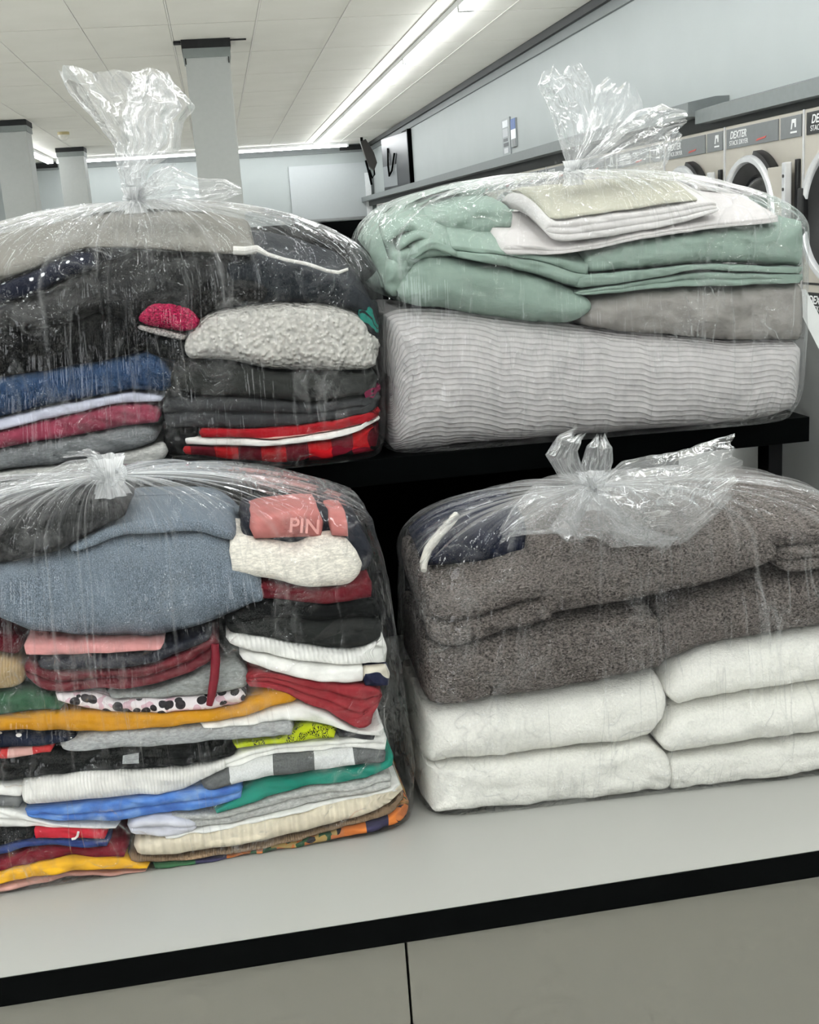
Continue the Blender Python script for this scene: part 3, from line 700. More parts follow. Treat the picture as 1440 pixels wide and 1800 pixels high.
bt = ll('folded_trousers', 'black trousers with a small grey tag in the left pile', 'clothing', C('black_twill', (24,25,25)), [(-60,1338),(0,1336),(103,1329),(222,1322),(361,1319),(418,1318)], [(-60,1382),(0,1378),(43,1371),(139,1358),(228,1356),(306,1352),(400,1333),(418,1326)], lobes=2, rend=(0,0.01))
q = [LL.unp(x, y, 0.009) for x, y in ((216,1329),(244,1324),(244,1342),(215,1343))]
def quad_part(name, pts, mat, parent, d=0.0015):
    b_ = [(p[0], p[1], p[2]) for p in pts]; m = MB(); v0 = [m.bm.verts.new(p) for p in b_]; v1 = [m.bm.verts.new((p[0], p[1]+d, p[2])) for p in b_]
    n = len(b_); m.bm.faces.new(v0); m.bm.faces.new(v1[::-1])
    for i in range(n): m.bm.faces.new((v0[i], v0[(i+1) % n], v1[(i+1) % n], v1[i]))
    return m.build(name, mat, parent)
quad_part('care_tag', q, C('tag_grey', (150,152,152), 'heather'), bt)
ll('folded_shirt', 'red and pink striped garment edge below the navy polka dot one', 'clothing', lambda w_: C('red_stripe', (0,0,0), 'segs', segs=[(0,(150,40,44)),(0.40,(196,60,60)),(0.48,(206,160,152)),(0.76,(196,52,54))], width=w_), [(-60,1328),(0,1320),(55,1314),(94,1311)], [(-60,1344),(0,1335),(92,1325)], rend=(0,0.004))
ll('folded_shirt', 'navy polka dot garment under the mustard shirt in the left pile', 'clothing', C('navy_dots_a', (30,36,52), 'dots', (226,226,224), period=0.021), [(-60,1291),(0,1291),(83,1293),(139,1296)], [(-60,1328),(0,1320),(55,1314),(105,1311),(139,1303)], rend=(0,0.01))
ll('folded_sweatshirt', 'heather grey garment with rounded edge under the mustard shirt', 'clothing', C('heather_a', (158,160,160), 'heather'), [(103,1313),(167,1292),(250,1285),(350,1281),(406,1277),(516,1271)], [(103,1325),(167,1324),(250,1319),(333,1311),(433,1304),(518,1296)], off=0.008, rend=(0.02,0.006))
ll('folded_shirt', 'mustard yellow shirt folded across the left pile', 'clothing', C('mustard_jersey', (190,134,28)), [(-60,1268),(0,1261),(69,1253),(167,1258),(250,1261),(333,1256),(400,1248),(428,1246),(442,1226),(467,1212),(505,1212),(526,1226)], [(-60,1290),(0,1290),(83,1292),(167,1292),(250,1286),(278,1283),(350,1275),(428,1264),(489,1241),(526,1238)], off=0.006, rend=(0,0.012))
ll('folded_shirt', 'dark green garment above the mustard shirt at the left', 'clothing', C('green_jersey', (50,84,62)), [(-60,1240),(0,1228),(42,1219),(69,1219),(113,1245)], [(-60,1268),(0,1260),(69,1253),(113,1251)], rend=(0,0.006), off=0.004)
ll('folded_blouse', 'animal spot print blouse in white pink and dark brown', 'clothing', C('spot_print', (220,210,214), 'leopard'), [(92,1222),(167,1225),(206,1238),(250,1233),(333,1231),(392,1221),(434,1210)], [(94,1232),(139,1250),(194,1258),(264,1260),(333,1255),(400,1248),(426,1246),(436,1228)], rend=(0.006,0.006), off=0.002)
ll('folded_sweatshirt', 'crumpled grey heather garment beside the burgundy strap', 'clothing', C('heather_b', (140,143,141), 'heather'), [(190,1222),(269,1222),(320,1200),(360,1185),(392,1165),(420,1163),(437,1180)], [(190,1228),(250,1232),(333,1231),(390,1222),(437,1209)], rend=(0.01,0.012), wr=2.0)
bg = ll('folded_blouse', 'shiny burgundy garment with a hanging strap under the jeans', 'clothing', C('burgundy_satin', (96,24,34), 'shiny'), [(36,1160),(80,1178),(167,1179),(230,1178),(278,1168),(347,1136),(368,1118),(384,1120)], [(42,1189),(72,1222),(155,1218),(222,1215),(262,1211),(320,1193),(358,1176),(386,1150)], lobes=2, rend=(0.014,0.01), wr=1.8)
pp = [LL.unp(x, y, 0.012) for x, y in ((378,1132),(379,1160),(377,1190),(372,1222),(368,1240))]
MB().tube([tuple(p) for p in pp], [0.005,0.006,0.006,0.0055,0.004], 10).build('strap', C('burgundy_strap', (104,22,34), 'shiny'), bg, True)
ll('folded_jacket', 'glossy black navy garment between pink and burgundy ones', 'clothing', C('navy_gloss', (26,28,38), 'shiny'), [(60,1158),(100,1156),(167,1153),(278,1144),(347,1122),(372,1112)], [(66,1175),(100,1179),(167,1179),(230,1177),(278,1167),(333,1144),(372,1126)], off=0.004, rend=(0.012,0.01))
ll('folded_shirt', 'thin pink garment just below the faded jeans', 'clothing', C('pink_satin', (204,142,140)), [(36,1134),(111,1134),(194,1132),(288,1133)], [(38,1151),(83,1157),(100,1156),(167,1152),(280,1143),(288,1141)], off=0.006, rend=(0.006,0.008))
ll('folded_sweater', 'tan ribbed knit at the left picture edge', 'clothing', C('tan_rib', (170,146,108), 'rib', period=0.0035), [(-60,1150),(0,1151),(38,1160)], [(-60,1222),(0,1222),(44,1219)], rend=(0,0.02))
ll('folded_shirt', 'dark maroon garment under the jeans at the left picture edge', 'clothing', C('dark_maroon', (74,18,26)), [(-60,1108),(0,1112),(36,1130)], [(-60,1150),(0,1150),(38,1156)], rend=(0,0.012))
FD = C('faded_denim', (108,118,128), 'denim')
jn = ll('folded_jeans', 'faded grey blue denim jeans in the lower left bag', 'jeans', FD, [(-60,1010),(0,1000),(30,995),(100,982),(150,966),(190,950),(225,940),(350,937),(400,945),(440,990),(466,1040)], [(-60,1075),(0,1100),(50,1124),(150,1131),(275,1131),(350,1114),(400,1095),(468,1066)], off=0.008, rend=(0,0.01), nose=0.03, rise=0.015, wr=1.6)
cloth_item(LL, 'waistband', None, None, FD, [(120,965),(150,946),(190,926),(225,916),(300,913),(350,914),(402,924),(415,940)], [(120,975),(150,966),(190,951),(225,941),(350,938),(415,958)], parent=jn, off=-0.002, rend=(0.01,0.01), depth=0.16, wr=1.2)
ll('folded_jacket', 'shiny black jacket heaped over the jeans at the left', 'clothing', C('black_nylon_a', (26,26,26), 'shiny'), [(-60,940),(0,915),(50,893),(110,872),(190,866),(222,885)], [(-60,1008),(0,1000),(30,994),(100,976),(150,945),(190,924),(224,912)], rend=(0,0.02), wr=3.0, crease=2.0, depth=0.16)
# right pile, from the counter up
ll('folded_shirt', 'patterned orange navy and green garment lowest in the right pile', 'clothing', lambda w_: C('geometric_print', (0,0,0), 'print', segs=[(0,(62,104,72)),(0.16,(62,60,84)),(0.28,(206,120,60)),(0.36,(120,100,70)),(0.73,(206,120,60)),(0.815,(62,60,84)),(0.905,(206,120,60)),(0.95,(96,110,80))], width=w_), [(265,1523),(350,1511),(433,1500),(517,1480),(600,1461),(683,1439),(712,1412),(722,1425)], [(267,1533),(350,1523),(433,1508),(544,1490),(628,1469),(697,1455),(727,1441)], rend=(0.004,0.008), off=-0.002)
ll('folded_sweater', 'brown knit garment under the cream ribbed sweater', 'clothing', C('brown_knit', (146,122,98), 'rib', period=0.003), [(222,1502),(250,1511),(300,1512),(350,1502),(400,1496),(480,1483),(560,1462),(640,1440),(712,1405)], [(222,1514),(267,1523),(350,1510),(433,1499),(517,1480),(600,1460),(683,1438),(714,1412)], rend=(0.008,0.004))
ll('folded_sweater', 'cream wide ribbed sweater folded low in the right pile', 'clothing', C('cream_rib', (226,215,192), 'rib', period=0.0125), [(233,1488),(250,1483),(285,1479),(350,1468),(420,1456),(500,1437),(580,1416),(640,1406),(706,1393)], [(236,1502),(250,1510),(300,1511),(350,1502),(400,1495),(480,1482),(560,1461),(640,1439),(712,1404)], off=0.006, rend=(0.012,0.006), wr=0.5, crease=0)
ll('folded_shirt', 'thin white layer resting on the cream ribbed sweater', 'clothing', C('white_jersey_c', WH), [(300,1470),(350,1461),(405,1451),(503,1430),(572,1412),(690,1388),(702,1388)], [(285,1479),(350,1467),(420,1455),(500,1436),(580,1415),(640,1405),(706,1393)], rend=(0.004,0.004))
ll('folded_shirt', 'lavender white garment with a folded sleeve beside the grey heather one', 'clothing', C('lavender_jersey', (212,212,220)), [(222,1455),(250,1443),(294,1438),(330,1444),(350,1458)], [(228,1468),(250,1476),(285,1479),(310,1474),(348,1464)], off=0.005, rend=(0.012,0.012), lobes=2)
ll('folded_sweatshirt', 'light grey heather garment below the teal one', 'clothing', C('heather_c', (178,178,174), 'heather'), [(298,1436),(375,1433),(433,1418),(544,1387),(642,1376),(680,1358),(692,1374)], [(298,1446),(350,1460),(405,1451),(503,1429),(572,1411),(692,1388)], rend=(0.006,0.006), lobes=2)
ll('folded_shirt', 'teal green shirt folded in the right pile', 'clothing', C('teal_jersey', (34,132,114)), [(374,1428),(428,1395),(432,1384),(475,1371),(550,1362),(680,1344),(694,1330)], [(375,1433),(433,1417),(503,1396),(544,1386),(642,1375),(680,1356),(696,1344)], rend=(0.004,0.006))
ll('folded_sweater', 'grey and white block check knit in the right pile', 'clothing', lambda w_: C('block_check', (0,0,0), 'check', segs=[(0,(96,98,98)),(0.155,(216,217,216)),(0.385,(96,98,98)),(0.605,(214,215,214)),(0.82,(98,100,100))], width=w_), [(352,1376),(403,1352),(475,1330),(550,1323),(619,1321),(682,1327)], [(356,1400),(406,1382),(475,1370),(550,1361),(682,1343)], off=0.005, rend=(0.012,0.008))
ll('folded_shirt', 'white shirt folded between lime print and block check knit', 'clothing', C('white_jersey_d', WH), [(350,1366),(378,1347),(420,1325),(505,1308),(586,1304),(640,1301),(682,1296)], [(350,1376),(400,1352),(483,1328),(550,1322),(619,1320),(684,1325)], rend=(0.004,0.004), lobes=2)
ll('folded_shirt', 'lime green shirt with black brush print', 'clothing', C('lime_print', (176,190,22), 'scribble'), [(408,1311),(514,1296),(522,1280),(531,1275),(560,1278),(592,1284)], [(408,1319),(511,1308),(592,1300)], rend=(0.004,0.004), off=0.003)
ll('folded_shirt', 'charcoal garment edge right of the lime print', 'clothing', C('charcoal_a', (52,52,56)), [(591,1284),(664,1299)], [(591,1298),(655,1306),(664,1305)], rend=(0.002,0.01))
ll('folded_shirt', 'white shirt draped below the brick red one', 'clothing', C('white_jersey_e', WH), [(350,1274),(433,1263),(489,1243),(528,1237),(572,1251),(614,1278),(636,1292),(676,1284)], [(353,1282),(433,1277),(505,1271),(528,1274),(589,1282),(642,1299),(678,1297)], off=0.004, rend=(0.008,0.004))
ll('folded_sweatshirt', 'brick red garment rolled at its right end', 'clothing', C('brick_red', (140,46,52)), [(428,1196),(442,1180),(500,1190),(586,1207),(642,1208),(674,1216)], [(431,1204),(500,1216),(528,1236),(586,1254),(622,1282),(644,1290),(660,1279),(676,1232)], lobes=3, off=0.008, rend=(0.01,0.016), wr=1.4)
ll('knit_sweater', 'cream edge with navy ribbed band at the right side of the pile', 'clothing', lambda w_: C('navy_cream_band', (0,0,0), 'band', segs=[(0,(222,214,198)),(0.30,(34,38,64))], width=0.05), [(640,1173),(686,1172)], [(640,1212),(686,1213)], rend=(0.004,0.004))
ll('knit_sweater', 'lower white smooth garment above the brick red one', 'clothing', C('white_jersey_f', WH), [(420,1148),(489,1158),(586,1172),(642,1172)], [(433,1165),(489,1188),(586,1207),(642,1204)], off=0.006, rend=(0.014,0.005))
ll('knit_sweater', 'upper white ribbed garment below the black one', 'clothing', C('white_rib_b', (234,233,228), 'rib', period=0.006), [(398,1124),(414,1118),(489,1132),(572,1147),(614,1153),(644,1146),(676,1120),(684,1130)], [(400,1130),(422,1147),(489,1158),(586,1172),(642,1172),(686,1172)], off=0.007, rend=(0.01,0.004))
ll('folded_leggings', 'charcoal garment lying on the white ribbed one', 'clothing', C('charcoal_b', (40,41,40)), [(398,1098),(465,1086),(560,1090),(672,1090)], [(398,1118),(414,1117),(489,1131),(572,1146),(614,1152),(644,1145),(674,1119)], rend=(0.01,0.004), wr=1.5)
ll('folded_leggings', 'black garment above the charcoal one in the right pile', 'clothing', C('black_b', (19,20,20)), [(398,1097),(440,1078),(468,1062),(560,1064),(655,1054),(668,1056)], [(398,1102),(465,1088),(560,1092),(672,1092)], rend=(0.01,0.004), wr=1.5)
ll('folded_shirt', 'maroon garment beneath the cream rolled sweatshirt', 'clothing', C('maroon_b', (90,24,32)), [(452,1022),(530,1036),(600,1036),(648,1010),(656,1015)], [(458,1056),(560,1066),(656,1056)], rend=(0.006,0.004))
ll('folded_shirt', 'dark navy garment standing behind the cream rolled sweatshirt', 'clothing', C('navy_b', (34,36,44)), [(428,915),(480,905),(560,902),(610,905),(640,925),(656,960)], [(428,1000),(530,1036),(600,1036),(658,1012)], off=-0.02, rend=(0.01,0.02), depth=0.14)
pk = ll('folded_sweatshirt', 'dusty pink garment with pale lettering behind the cream rolled sweatshirt', 'clothing', C('dusty_pink', (166,104,100)), [(440,916),(480,901),(556,898),(568,902)], [(440,950),(500,952),(552,955),(568,952)], off=-0.006, rend=(0.004,0.003), depth=0.12)
c0 = LL.unp(507, 935, 0.0075); c1 = LL.unp(553, 938, 0.0075); up = LL.unp(509, 909, 0.0045)
ex = Vector(c1-c0); wd_ = ex.length; ex.normalize(); ey = Vector(up-c0); ey = (ey-ey.dot(ex)*ex); hh_ = ey.length; ey.normalize(); ez = ex.cross(ey)
sx_ = wd_/0.062*0.03
TMx = Matrix(((ex.x, ey.x, ez.x, c0[0]), (ex.y, ey.y, ez.y, c0[1]), (ex.z, ey.z, ez.z, c0[2]), (0,0,0,1)))
text_obj('printed_lettering', 'PIN', 0.026, TMx, C('lettering_pale', (206,150,144)), pk, weight=0.0004)
ll('folded_sweatshirt', 'smaller dusty pink piece above the right end of the cream roll', 'clothing', C('dusty_pink_b', (170,106,102)), [(584,906),(596,903),(611,908)], [(581,945),(616,948)], off=-0.004, rend=(0.002,0.002), depth=0.1)
ll('rolled_sweatshirt', 'cream heather garment rolled up beside the jeans', 'clothing', C('cream_heather', (218,213,202), 'heather', var=0.05), [(404,950),(412,948),(470,956),(530,965),(565,943),(603,939),(620,958),(638,985)], [(404,1020),(485,1028),(527,1041),(600,1045),(630,1038),(640,1018)], off=0.010, rend=(0.004,0.02), nose=0.03, wr=1.4, depth=0.13)

# ------------------------------------------------------------------ contents of the upper left bag
gUL = 'clothes in the upper left bag'
def ul(name, label, cat, mat, top, bot, **kw): return cloth_item(UL, name, label, cat, mat, top, bot, group=gUL, **kw)
ul('folded_shirt', 'dark teal garment lowest in the upper left bag', 'clothing', C('dark_teal', (34,52,58)), [(-60,850),(0,846),(209,841),(296,808)], [(-60,880),(0,872),(200,856),(300,816)], rend=(0,0.004))
ul('folded_sweatshirt', 'pale grey garment near the bottom of the upper left bag', 'clothing', C('pale_grey', (178,178,174), 'heather'), [(-60,836),(0,831),(90,822),(180,808),(250,790),(284,780)], [(-60,852),(0,846),(209,841),(260,822),(298,806)], off=0.004, rend=(0,0.012))
ul('folded_sweatshirt', 'mid grey heather garment below the raspberry shirt', 'clothing', C('heather_d', (110,113,114), 'heather'), [(-60,800),(0,792),(146,767),(240,750),(264,749),(274,760)], [(-60,834),(0,828),(90,820),(180,806),(250,788),(280,776)], rend=(0,0.012), off=0.003)
ul('folded_shirt', 'raspberry red shirt in the upper left bag', 'clothing', C('raspberry', (134,56,74)), [(-60,772),(0,758),(97,736),(194,713),(272,710),(283,726)], [(-60,800),(0,790),(146,766),(240,749),(280,744)], rend=(0,0.01), off=0.004)
ul('folded_shirt', 'thin pale lavender garment under the blue jeans', 'clothing', C('pale_lavender', (190,192,206)), [(-60,752),(0,739),(97,715),(233,691),(287,697)], [(-60,770),(0,757),(97,735),(194,712),(287,707)], rend=(0,0.008), off=0.002)
ul('folded_jeans', 'dark blue denim jeans in the upper left bag', 'jeans', C('dark_denim', (44,64,92), 'denim'), [(-60,674),(0,666),(97,651),(219,628),(272,617),(295,632),(302,655)], [(-60,750),(0,738),(97,714),(219,691),(296,692)], rend=(0,0.02), nose=0.03, off=0.004)
ul('folded_hoodie', 'black garment lying on the blue jeans', 'clothing', C('black_c', (16,16,16)), [(-60,590),(0,585),(100,575),(190,548),(240,548),(262,575)], [(-60,674),(0,666),(97,651),(219,628),(270,616)], rend=(0,0.02), wr=2.0)
ul('folded_hoodie', 'charcoal nylon garment below the polka dot one', 'clothing', C('charcoal_nylon', (42,42,41), 'shiny'), [(-60,555),(0,540),(60,520),(140,480),(180,474),(186,520)], [(-60,592),(0,587),(100,576),(150,560),(188,545)], rend=(0,0.012), wr=2.5, off=0.004)
ul('folded_hoodie', 'black nylon garment behind the pink fluffy slipper', 'clothing', C('black_nylon_b', (18,18,18), 'shiny'), [(158,470),(240,440),(330,440),(400,450),(470,470)], [(170,560),(240,590),(330,575),(352,556),(400,540),(470,532)], rend=(0.015,0.015), wr=3.0, crease=2.5)
ul('folded_blouse', 'navy polka dot garment near the top of the upper left bag', 'clothing', C('navy_dots_b', (28,31,44), 'dots', (220,222,224), period=0.018), [(-60,520),(0,500),(50,478),(110,452),(150,438),(166,446)], [(-60,560),(0,538),(60,517),(110,492),(166,470)], rend=(0,0.01), off=0.002)
ul('folded_blanket', 'grey brown plush blanket on top inside the upper left bag', 'blanket', C('plush_grey', (134,131,124), 'fleece'), [(-60,476),(0,462),(60,452),(110,428),(200,420),(300,422),(380,427),(425,436),(450,444)], [(-60,512),(0,494),(50,474),(110,448),(150,436),(220,436),(300,440),(414,447),(450,450)], rend=(0,0.05), rise=0.055, wr=1.2, depth=0.34, fuzz=0.001)
hd = ul('folded_hoodie', 'dark slate hoodie with a white cord, right side of the upper left bag', 'clothing', C('slate_jersey', (40,43,47)), [(400,452),(450,448),(540,468),(620,492),(655,530)], [(400,545),(470,532),(560,533),(640,552),(664,570)], rend=(0.01,0.02), rise=0.04, off=-0.004)
pp = [UL.unp(x, y, 0.004) for x, y in ((410,440),(430,441),(452,437),(470,447),(500,456),(540,464),(575,476),(595,479),(612,473))]
MB().tube([tuple(p) for p in pp], [0.006,0.006,0.005,0.003,0.0026,0.0026,0.0026,0.0026,0.002]).build('drawcord', C('cord_b', (206,204,198)), hd, True)
ul('folded_shirt', 'charcoal garment with teal stripes at the right side of the upper left bag', 'clothing', lambda w_: C('teal_stripes', (0,0,0), 'band', segs=[(0,(44,46,48)),(0.30,(40,120,108)),(0.52,(44,46,48)),(0.60,(40,120,108)),(0.84,(44,46,48))], width=0.055), [(628,528),(672,530)], [(632,590),(676,600)], rend=(0.006,0.006), off=-0.004)
sl = ul('fluffy_slipper', 'bright pink fluffy slipper with white fleece trim', 'slipper', C('hot_pink_fleece', (200,34,88), 'terry'), [(242,560),(252,540),(288,530),(330,538),(348,552),(352,565)], [(242,566),(262,576),(300,584),(328,588),(346,580),(352,570)], rend=(0.012,0.012), off=0.010, depth=0.12, nose=0.03, fuzz=0.0036, res=0.0025)
cloth_item(UL, 'fleece_trim', None, None, C('white_fleece_trim', (200,194,190), 'terry'), [(240,570),(262,576),(300,584),(328,590)], [(244,578),(262,587),(300,596),(328,600)], parent=sl, rend=(0.008,0.008), off=0.010, depth=0.1, fuzz=0.003, res=0.0025)
ul('folded_leggings', 'small black garment under the pink slipper', 'clothing', C('black_d', (24,25,25)), [(255,585),(300,596),(328,602)], [(255,620),(290,632),(328,640)], rend=(0.01,0.006))
ul('folded_fleece', 'thick white sherpa fleece in the upper left bag', 'fleece', C('white_sherpa', (212,209,202), 'sherpa'), [(324,602),(340,575),(358,556),(400,542),(500,532),(570,535),(620,545),(655,566),(674,605)], [(326,632),(360,636),(400,636),(440,646),(490,655),(560,657),(620,658),(664,652),(678,630)], rend=(0.012,0.012), off=0.012, nose=0.04, fuzz=0.0024, fuzzf=150, res=0.0028, wr=1.0)
ul('folded_sweatpants', 'upper charcoal garment under the sherpa fleece', 'clothing', C('charcoal_c', (52,53,51)), [(300,655),(330,640),(365,637),(437,648),(490,658),(671,658)], [(298,690),(340,697),(437,700),(544,712),(671,690)], rend=(0.012,0.004), off=0.003, wr=1.6)
ul('folded_sweatpants', 'lower charcoal garment above the red ribbed one', 'clothing', C('charcoal_d', (62,63,64)), [(287,702),(340,698),(437,701),(544,713),(640,700),(676,692)], [(287,753),(348,753),(437,756),(583,741),(678,722)], rend=(0.012,0.004), lobes=2, wr=1.4)
ul('folded_shirt', 'sliver of magenta fabric at the right side above the red ribbed garment', 'clothing', C('magenta', (120,28,64)), [(648,688),(678,681)], [(652,701),(680,702)], rend=(0.006,0.004), off=0.004)
ul('folded_leggings', 'black garment left of the red plaid one', 'clothing', C('black_e', (22,22,22)), [(284,756),(348,756)], [(296,806),(322,806),(350,800)], rend=(0.01,0.004), off=-0.006)
rb = ul('folded_sweater', 'bright red ribbed garment with a white line', 'clothing', lambda w_: C('red_rib_line', (0,0,0), 'band', segs=[(0,(156,18,30)),(0.62,(214,170,160)),(0.72,(156,18,30))], width=0.03), [(348,754),(437,757),(583,742),(678,722)], [(350,770),(476,774),(583,761),(678,738)], rend=(0.006,0.004), off=0.004)
ul('folded_shirt', 'thin white layer between red ribbed and red plaid garments', 'clothing', C('white_jersey_g', WH), [(322,771),(350,770),(476,775),(583,762),(678,739)], [(324,783),(437,787),(583,774),(678,747)], rend=(0.006,0.004), off=0.006)
ul('folded_pyjamas', 'red and black buffalo plaid garment at the bottom of the upper left bag', 'clothing', C('buffalo_plaid', (158,18,24), 'plaid', (0.022, 0.0), period=0.068), [(322,784),(437,788),(583,775),(678,748)], [(321,798),(413,812),(505,816),(600,808),(678,793)], rend=(0.006,0.004), off=0.003)

# ------------------------------------------------------------------ contents of the upper right bag
gUR = 'bedding in the upper right bag'
def ur(name, label, cat, mat, top, bot, **kw): return cloth_item(UR, name, label, cat, mat, top, bot, group=gUR, **kw)
ur('folded_quilt', 'thick white waffle weave quilt filling the bottom of the upper right bag', 'quilt', C('white_waffle', (186,183,182), 'waffle'), [(683,556),(700,546),(795,547),(918,563),(1029,575),(1084,583),(1195,594),(1307,602),(1428,601)], [(680,803),(740,797),(807,789),(950,778),(1084,769),(1200,762),(1307,753),(1370,740),(1424,722)], rend=(0.02,0.012), nose=0.045, off=0.006, depth=0.36, wr=1.4, crease=0.4)
ur('folded_sheet', 'taupe grey sheet folded on the white quilt', 'sheet', C('taupe_sheet', (144,140,136)), [(1030,540),(1050,524),(1100,511),(1153,508),(1250,504),(1430,497)], [(1028,575),(1084,583),(1150,589),(1250,597),(1330,601),(1428,600)], rend=(0.02,0.01), nose=0.03, depth=0.36, wr=2.2, crease=1.5)
MT = C('mint_blanket', (134,151,141), 'plain', var=0.05)
bl = ur('folded_blanket', 'mint green blanket folded above the white quilt', 'blanket', MT, [(712,500),(724,465),(745,445),(792,448),(820,455),(844,459),(902,469),(961,487),(1010,504),(1046,528)], [(700,520),(713,532),(736,543),(786,543),(844,555),(932,567),(1004,573),(1030,564),(1047,540)], rend=(0.02,0.014), nose=0.04, depth=0.36, wr=1.8, crease=1.2, off=0.004)
def mint(name, top, bot, **kw): return cloth_item(UR, name, None, None, MT, top, bot, parent=bl, **kw)
mint('fold', [(800,438),(821,442),(882,446),(961,462),(1019,482),(1042,480)], [(800,452),(844,459),(902,469),(961,487),(1010,504),(1042,498)], rend=(0.012,0.006), depth=0.3, off=0.006)
mint('fold', [(794,428),(840,434),(888,440),(961,450),(1036,462)], [(800,438),(821,443),(882,447),(961,463),(1019,484),(1040,482)], rend=(0.012,0.006), depth=0.4, rise=0.085, off=0.0)
mint('fold', [(700,440),(730,432),(770,430),(800,432)], [(690,470),(716,490),(745,455),(800,450)], rend=(0.016,0.01), depth=0.4, rise=0.11, off=-0.012, wr=3)
mint('fold', [(672,470),(700,448),(722,444)], [(676,520),(700,528),(722,500)], rend=(0.016,0.01), depth=0.4, rise=0.08, off=-0.012, wr=3)
mint('fold', [(1030,450),(1076,436),(1138,420),(1266,403),(1376,391),(1432,388)], [(1036,479),(1100,474),(1153,471),(1251,462),(1306,464),(1432,468)], rend=(0.012,0.006), nose=0.03, depth=0.34, rise=0.03, off=0.004)
mint('hem', [(1014,492),(1037,481),(1153,472),(1251,463),(1306,466),(1432,469)], [(1014,508),(1083,499),(1168,487),(1230,474),(1300,478),(1432,481)], rend=(0.012,0.006), depth=0.3, off=0.008)
mint('hem', [(1012,512),(1090,499),(1168,488),(1240,478),(1300,480),(1432,482)], [(1018,518),(1040,519),(1150,508),(1250,504),(1432,497)], rend=(0.012,0.006), depth=0.3, off=0.006, lobes=2)
mint('fold', [(690,420),(715,385),(760,362),(830,356),(900,352)], [(690,450),(740,430),(830,420),(900,410)], rend=(0.02,0.01), depth=0.26, rise=0.02, off=-0.075, wr=3)
for dx, dy, o_ in ((0, 0, 0.0), (-22, -16, -0.014), (-44, -32, -0.028)):
    mint('fold', [(722+dx,452+dy),(745+dx,424+dy),(775+dx,420+dy),(800+dx,438+dy),(812+dx,446+dy)], [(722+dx,468+dy),(745+dx,440+dy),(775+dx,436+dy),(800+dx,452+dy),(812+dx,456+dy)], rend=(0.006,0.004), depth=0.3, rise=0.085, off=o_+0.004, wr=1.5)
WS = C('white_sheet', (196,192,190), 'plain', var=0.03)
ws = ur('folded_sheet', 'wide white sheet lying on the mint blanket', 'sheet', WS, [(886,428),(940,431),(980,437),(1050,427),(1138,408),(1250,391),(1376,380)], [(888,447),(930,449),(973,450),(1050,438),(1138,419),(1250,403),(1378,389)], rend=(0.006,0.006), lobes=2, depth=0.33, rise=0.062, off=0.008, wr=0.8)
ur('folded_pillowcase', 'smaller white pillowcase stack folded on the wide white sheet', 'pillowcase', C('white_case', (200,197,195), 'plain', var=0.03), [(962,388),(1010,386),(1075,378),(1150,368),(1250,352),(1268,356)], [(966,420),(985,426),(1060,418),(1138,405),(1200,392),(1264,372)], rend=(0.008,0.016), lobes=3, depth=0.26, rise=0.05, off=0.004, wr=0.8)
ur('folded_pillowcase', 'pale sage pillowcase on top just below the knot', 'pillowcase', C('sage_case', (172,170,155), 'plain', var=0.03), [(972,378),(1080,366),(1180,349),(1232,347)], [(972,386),(1080,374),(1180,357),(1232,353)], rend=(0.006,0.01), depth=0.22, rise=0.048, off=0.0, wr=0.6)

# ------------------------------------------------------------------ contents of the lower right bag
gLR = 'towels in the lower right bag'
def lr(name, label, cat, mat, top, bot, **kw): return cloth_item(LR, name, label, cat, mat, top, bot, group=gLR, **kw)
TW = C('white_terry', (252,250,242), 'fleece', scale=1.0)
TG = C('grey_terry', (126,118,113), 'terry')
kw_t = dict(fuzz=0.0016, fuzzf=190, nose=0.045, res=0.0034)
lr('folded_towel', 'white towel lowest on the left in the lower right bag', 'towel', TW, [(738,1362),(838,1352),(997,1331),(1155,1313),(1182,1335)], [(732,1433),(760,1434),(891,1426),(1020,1413),(1155,1398),(1183,1394)], rend=(0.02,0.006), **{**kw_t, 'nose': 0.013})
lr('folded_towel', 'white towel lowest on the right in the lower right bag', 'towel', TW, [(1181,1340),(1313,1323),(1440,1305),(1560,1288)], [(1181,1395),(1300,1381),(1440,1362),(1560,1345)], rend=(0.006,0), **{**kw_t, 'nose': 0.013})
lr('folded_towel', 'white towel in the middle of the right hand stack', 'towel', TW, [(1165,1305),(1180,1268),(1207,1249),(1313,1232),(1440,1215),(1560,1199)], [(1167,1318),(1178,1338),(1313,1322),(1440,1304),(1560,1287)], rend=(0.02,0), off=0.004, **kw_t)
lr('folded_towel', 'thick white towel on the left under the grey towel', 'towel', TW, [(722,1250),(750,1262),(891,1242),(1060,1216),(1150,1198),(1176,1190)], [(736,1352),(760,1360),(838,1352),(997,1331),(1150,1313),(1166,1300),(1176,1262)], rend=(0.03,0.014), **kw_t)
lr('folded_towel', 'white towel uppermost of the right hand white stack', 'towel', TW, [(1176,1215),(1192,1184),(1218,1163),(1260,1147),(1350,1131),(1440,1117),(1560,1099)], [(1180,1235),(1196,1256),(1213,1246),(1313,1230),(1440,1213),(1560,1197)], rend=(0.02,0), off=0.004, **kw_t)
lr('folded_towel', 'grey towel with a straight right edge on the white towels', 'towel', TG, [(738,1130),(785,1140),(870,1122),(954,1104),(1060,1086),(1150,1072),(1164,1085)], [(752,1258),(790,1257),(891,1241),(1060,1216),(1176,1188)], rend=(0.02,0.008), off=0.004, rise=0.01, **kw_t)
lr('folded_towel', 'grey towel on the white towels at the right, lower of two', 'towel', TG, [(1158,1088),(1200,1066),(1300,1034),(1380,1018),(1440,1008),(1560,990)], [(1178,1180),(1220,1160),(1260,1147),(1350,1131),(1440,1116),(1560,1098)], rend=(0.016,0), rise=0.01, **kw_t)
